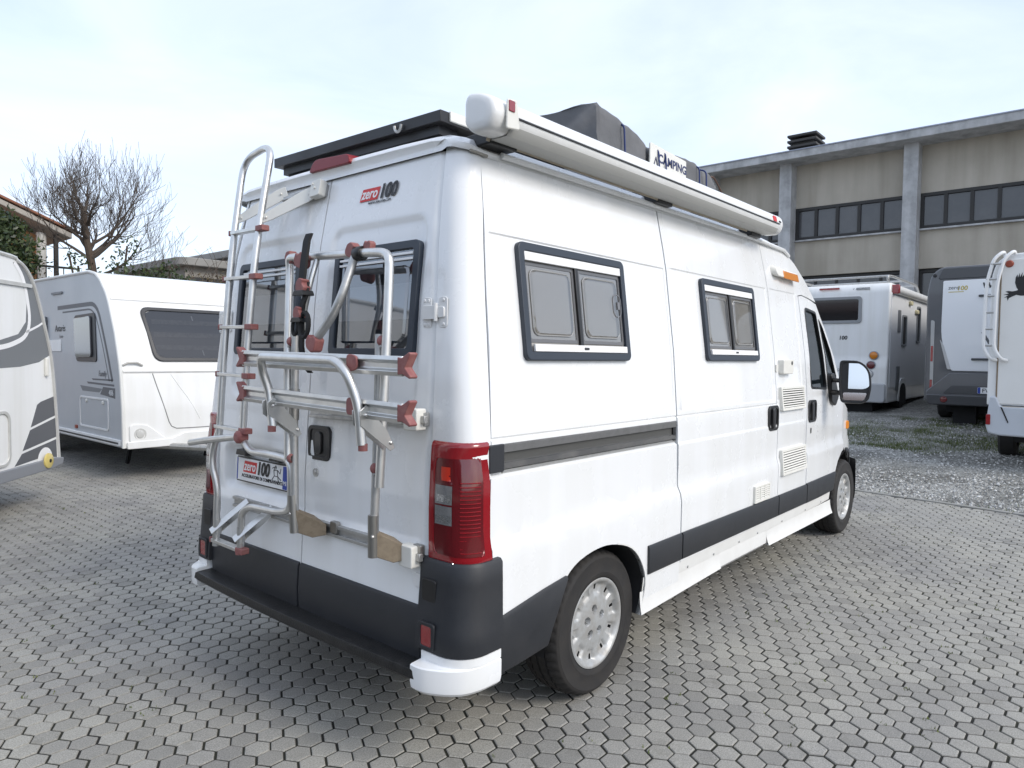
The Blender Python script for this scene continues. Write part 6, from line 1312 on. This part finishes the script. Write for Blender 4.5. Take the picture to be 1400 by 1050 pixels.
# ================================================================ VEGETATION
BARK = principled('bark', (.085, .062, .046), .9, noise=(14, .7, (.05, .038, .03)), bump=(40, .6)); TWIG = principled('twig', (.085, .068, .055), .9)
rt = random.Random(21)
def bare_tree(base, label):
    tr = thing('bare_tree', label, 'tree', base); bx, by, bz = base
    tm = MB(); tp = [Vector((bx+.10, by, 0)), Vector((bx+.06, by, 1.4)), Vector((bx+.02, by, 2.6)), Vector((bx-.06, by, 3.5)), Vector((bx-.16, by, 4.05)), Vector((bx-.20, by, 4.6))]
    tm.tube(smooth3(tp), [.125-.07*i/(len(smooth3(tp))-1) for i in range(len(smooth3(tp)))], 9); tm.build('trunk', BARK, tr)
    cm = MB()
    def limb(p, d, L, r, dep):
        n = 7 if dep < 2 else 5; P = [p.copy()]; R_ = [r]; d = d.normalized(); q = p.copy()
        for i in range(n):
            d = (d+Vector((rt.gauss(0, .11), rt.gauss(0, .11), rt.gauss(.0, .07)+(.06 if dep == 0 else .10 if dep == 1 else .16)))).normalized()
            q = q+d*(L/n); P.append(q.copy()); R_.append(max(.0034, r*(1-.75*(i+1)/n)))
            if dep < 3 and (i > 0 or dep > 0):
                for _ in range(1 if rt.random() < (.95, .88, .66)[dep] else 0):
                    a = rt.uniform(0, 6.283); o = d.orthogonal().normalized(); o.rotate(Matrix.Rotation(a, 3, d))
                    nd = (d*rt.uniform(.45, .9)+o*rt.uniform(.5, .95)+Vector((0, 0, .18 if dep < 2 else .42))).normalized()
                    limb(q, nd, L*rt.uniform(.42, .62) if dep < 2 else rt.uniform(.2, .5), max(.0028, R_[-1]*.62), dep+1)
        cm.tube(P, R_, 6 if dep == 0 else 4 if dep == 1 else 3, cap=False)
    top = tp[-1]
    for k in range(9):
        z = rt.uniform(3.5, 4.5); c = Vector((bx-.12, by, z)); a = 2*math.pi*k/9+rt.uniform(-.25, .25); el = rt.uniform(.18, .75)
        limb(c, Vector((math.cos(a)*math.cos(el), math.sin(a)*math.cos(el), math.sin(el))), rt.uniform(.9, 1.2) if math.cos(a) < .3 else rt.uniform(1.25, 1.6), .040, 0)
    limb(top, Vector((-.1, 0, 1)), .75, .045, 0); limb(top, Vector((.25, .3, .9)), .7, .04, 0); limb(Vector((bx-.05, by, 3.2)), Vector((.9, -.1, .35)), 1.6, .04, 0); limb(Vector((bx-.03, by, 2.95)), Vector((.95, .1, .22)), 1.6, .036, 0); limb(Vector((bx-.1, by, 3.6)), Vector((-.9, .1, .5)), 1.3, .036, 0); limb(Vector((bx-.1, by, 3.7)), Vector((.9, .3, .62)), 1.7, .036, 0); limb(Vector((bx-.1, by, 3.9)), Vector((.8, -.3, .75)), 1.5, .036, 0)
    cm.build('crown', TWIG, tr, recalc=False)
def smooth3(P, n=3):
    Q = []
    for i in range(len(P)-1):
        p0, p1, p2, p3 = (P[max(0, min(len(P)-1, i+k))] for k in (-1, 0, 1, 2))
        for j in range(n):
            u = j/n; Q.append(.5*((2*p1)+(p2-p0)*u+(2*p0-5*p1+4*p2-p3)*u*u+(3*p1-p0-3*p2+p3)*u**3))
    return Q+[P[-1]]
bare_tree((4.08, 14.6, 0), 'bare spreading tree with many upright twigs behind the white caravan')
LEAF, t, b = node_mat('evergreen_leaf')
at_ = N(t, 'ShaderNodeAttribute', attribute_name='rnd'); r1 = ramp(t, 0, 1, (.012, .026, .010), (.060, .085, .026)); t.links.new(at_.outputs['Fac'], r1.inputs[0]); t.links.new(r1.outputs[0], b.inputs['Base Color']); b.inputs['Roughness'].default_value = .45
DRYL, t, b = node_mat('dry_twig_leaf')
at_ = N(t, 'ShaderNodeAttribute', attribute_name='rnd'); r1 = ramp(t, 0, 1, (.07, .05, .03), (.15, .12, .06)); t.links.new(at_.outputs['Fac'], r1.inputs[0]); t.links.new(r1.outputs[0], b.inputs['Base Color']); b.inputs['Roughness'].default_value = .8
def shrub(name, label, cat, base, clumps, dens, leaf=.055, mat=LEAF, group=None, stem=True):
    """clumps: (dx, dy, z, rx, rz)"""
    o = thing(name, label, cat, base, group); bx, by, bz = base; mb = MB(); att = []
    for (dx, dy, z, rx_, rz_) in clumps:
        for _ in range(int(dens*rx_*rz_*60)):
            while True:
                v = Vector((rt.uniform(-1, 1), rt.uniform(-1, 1), rt.uniform(-1, 1)))
                if .25 < v.length < 1: break
            v *= 1+rt.gauss(0, .12); p = Vector((bx+dx+v.x*rx_, by+dy+v.y*rx_, z+v.z*rz_)); l = leaf*rt.uniform(.6, 1.3)
            a = Vector((rt.gauss(0, 1), rt.gauss(0, 1), rt.gauss(0, .7))).normalized(); c = a.orthogonal().normalized(); c.rotate(Matrix.Rotation(rt.uniform(0, 6.28), 3, a)); d_ = c.cross(a).normalized()
            mb.add([p-c*l, p+d_*l*.45, p+c*l, p-d_*l*.45], [(0, 1, 2, 3)]); att.append(rt.random())
    f = mb.build('foliage', mat, o, recalc=False, smooth=False); q = f.data.attributes.new('rnd', 'FLOAT', 'FACE'); q.data.foreach_set('value', att)
    if stem:
        sm = MB()
        for (dx, dy, z, rx_, rz_) in clumps: sm.tube(smooth3([Vector((bx+dx*.2, by+dy*.2, 0)), Vector((bx+dx*.6, by+dy*.6, z*.55)), Vector((bx+dx, by+dy, z))]), .022, 5)
        sm.build('stem', BARK, o)
    return o
shrub('evergreen_tree', 'dense dark evergreen in front of the orange house', 'tree', (2.2, 14.6, 0), [(0, 0, 3.5, .75, .75), (.1, 0, 4.1, .45, .4), (-.5, .1, 3.0, .7, .8), (.35, 0, 3.75, .42, .45), (.1, 0, 4.15, .26, .3), (-.35, 0, 3.95, .35, .4), (.55, 0, 3.35, .35, .4), (-.3, 0, 2.2, .9, .8)], 60, .055)
shrub('ivy', 'leafy ivy climbing around the bare tree trunk', 'ivy', (4.2, 14.3, 0), [(.45, 0, 3.95, .30, .26), (.25, 0, 3.55, .25, .3), (-.55, 0, 3.4, .24, .28), (-.72, 0, 3.62, .14, .16), (.55, -.1, 3.3, .45, .26), (.95, 0, 3.28, .45, .25), (.05, -.2, 3.1, .7, .3)], 15, .05)
shrub('evergreen_bush', 'rounded evergreen bush right of the bare tree behind the caravan', 'bush', (5.45, 14.2, 0), [(0, 0, 3.25, .50, .36), (.45, .1, 3.15, .40, .28), (-.3, 0, 3.0, .5, .4), (.1, 0, 3.55, .22, .2), (.95, .1, 3.05, .35, .18), (.3, 0, 2.3, .8, .7)], 18, .05)
shrub('dry_hedge', 'brown leafless hedge in front of the flat-roofed house', 'hedge', (10.2, 22.2, 0), [(0, 0, 3.9, .8, .5), (.8, 0, 4.1, .7, .45), (-.9, 0, 3.7, .8, .4), (.2, 0, 3.0, 1.4, .9)], 14, .05, DRYL)
shrub('dry_hedge', 'brown tangled twigs beside the porch of the orange house', 'hedge', (3.35, 15.6, 0), [(0, 0, 3.2, .35, .55), (.35, .1, 3.0, .4, .4), (-.2, 0, 2.6, .6, .6)], 9, .04, DRYL)
rt = random.Random(77)
tw = thing('dead_creeper', 'fine dead twigs arching above the flat-roofed house and hedge', 'creeper', (10.6, 21.8, 0)); mb = MB()
for k in range(26):
    a = Vector((10.6+rt.uniform(-1.1, 1.2), 21.8+rt.uniform(-.3, .3), rt.uniform(3.6, 4.3))); d = Vector((rt.uniform(-.8, 1.0), 0, rt.uniform(.3, 1))); mb.tube(smooth3([a, a+d*.5+Vector((0, 0, .25)), a+d*1.0+Vector((rt.uniform(-.2, .3), 0, .25))]), [.012-.0013*i for i in range(7)], 4, cap=False)
mb.build('twigs', TWIG, tw, recalc=False)
# ================================================================ ADDED BEHIND THE CAMERA (out of view, darkens reflections in panes and mirrors)
wh = thing('warehouse', 'long low warehouse added out of view, reflected in the van windows', 'building', (-17, 2, 0))
MB().box((-23, 3, 2.4), (6, 34, 4.8)).build('wall', principled('warehouse_wall', (.22, .21, .195), .85, noise=(.5, .5, (.15, .145, .135))), wh)
MB().prism([(-26.4, 4.8), (-19.6, 4.8), (-19.6, 5.0), (-23, 5.9), (-26.4, 5.0)], -14.4, 20.4, Fr((0, 0, 0), (1, 0, 0), (0, 0, 1), (0, 1, 0))).build('roof', principled('warehouse_roof', (.16, .11, .09), .9), wh)
for k in range(7):
    wn = MB().box((-19.98, -11+k*4.6, 3.2), (.10, 2.2, 1.6)).build('window', BROWNF, wh); MB().box((-19.91, -11+k*4.6, 3.2), (.06, 2.0, 1.4)).build('pane', BGL, wn)
for k, y in enumerate((-7.5, -1.0, 5.0)):  # trees added out of view so the panes reflect something dark
    shrub('reflection_tree', ('unseen bushy evergreen at the sunny end of the warehouse', 'unseen bushy evergreen before the middle of the warehouse', 'unseen bushy evergreen at the shaded end of the warehouse')[k], 'tree', (-16.5, y, 0), [(0, 0, 2.6, 1.3, 1.4), (.3, .9, 2.2, 1.0, 1.1), (-.2, -.9, 2.0, 1.1, 1.1), (0, .2, 3.9, .8, .9)], 3.2, .13)
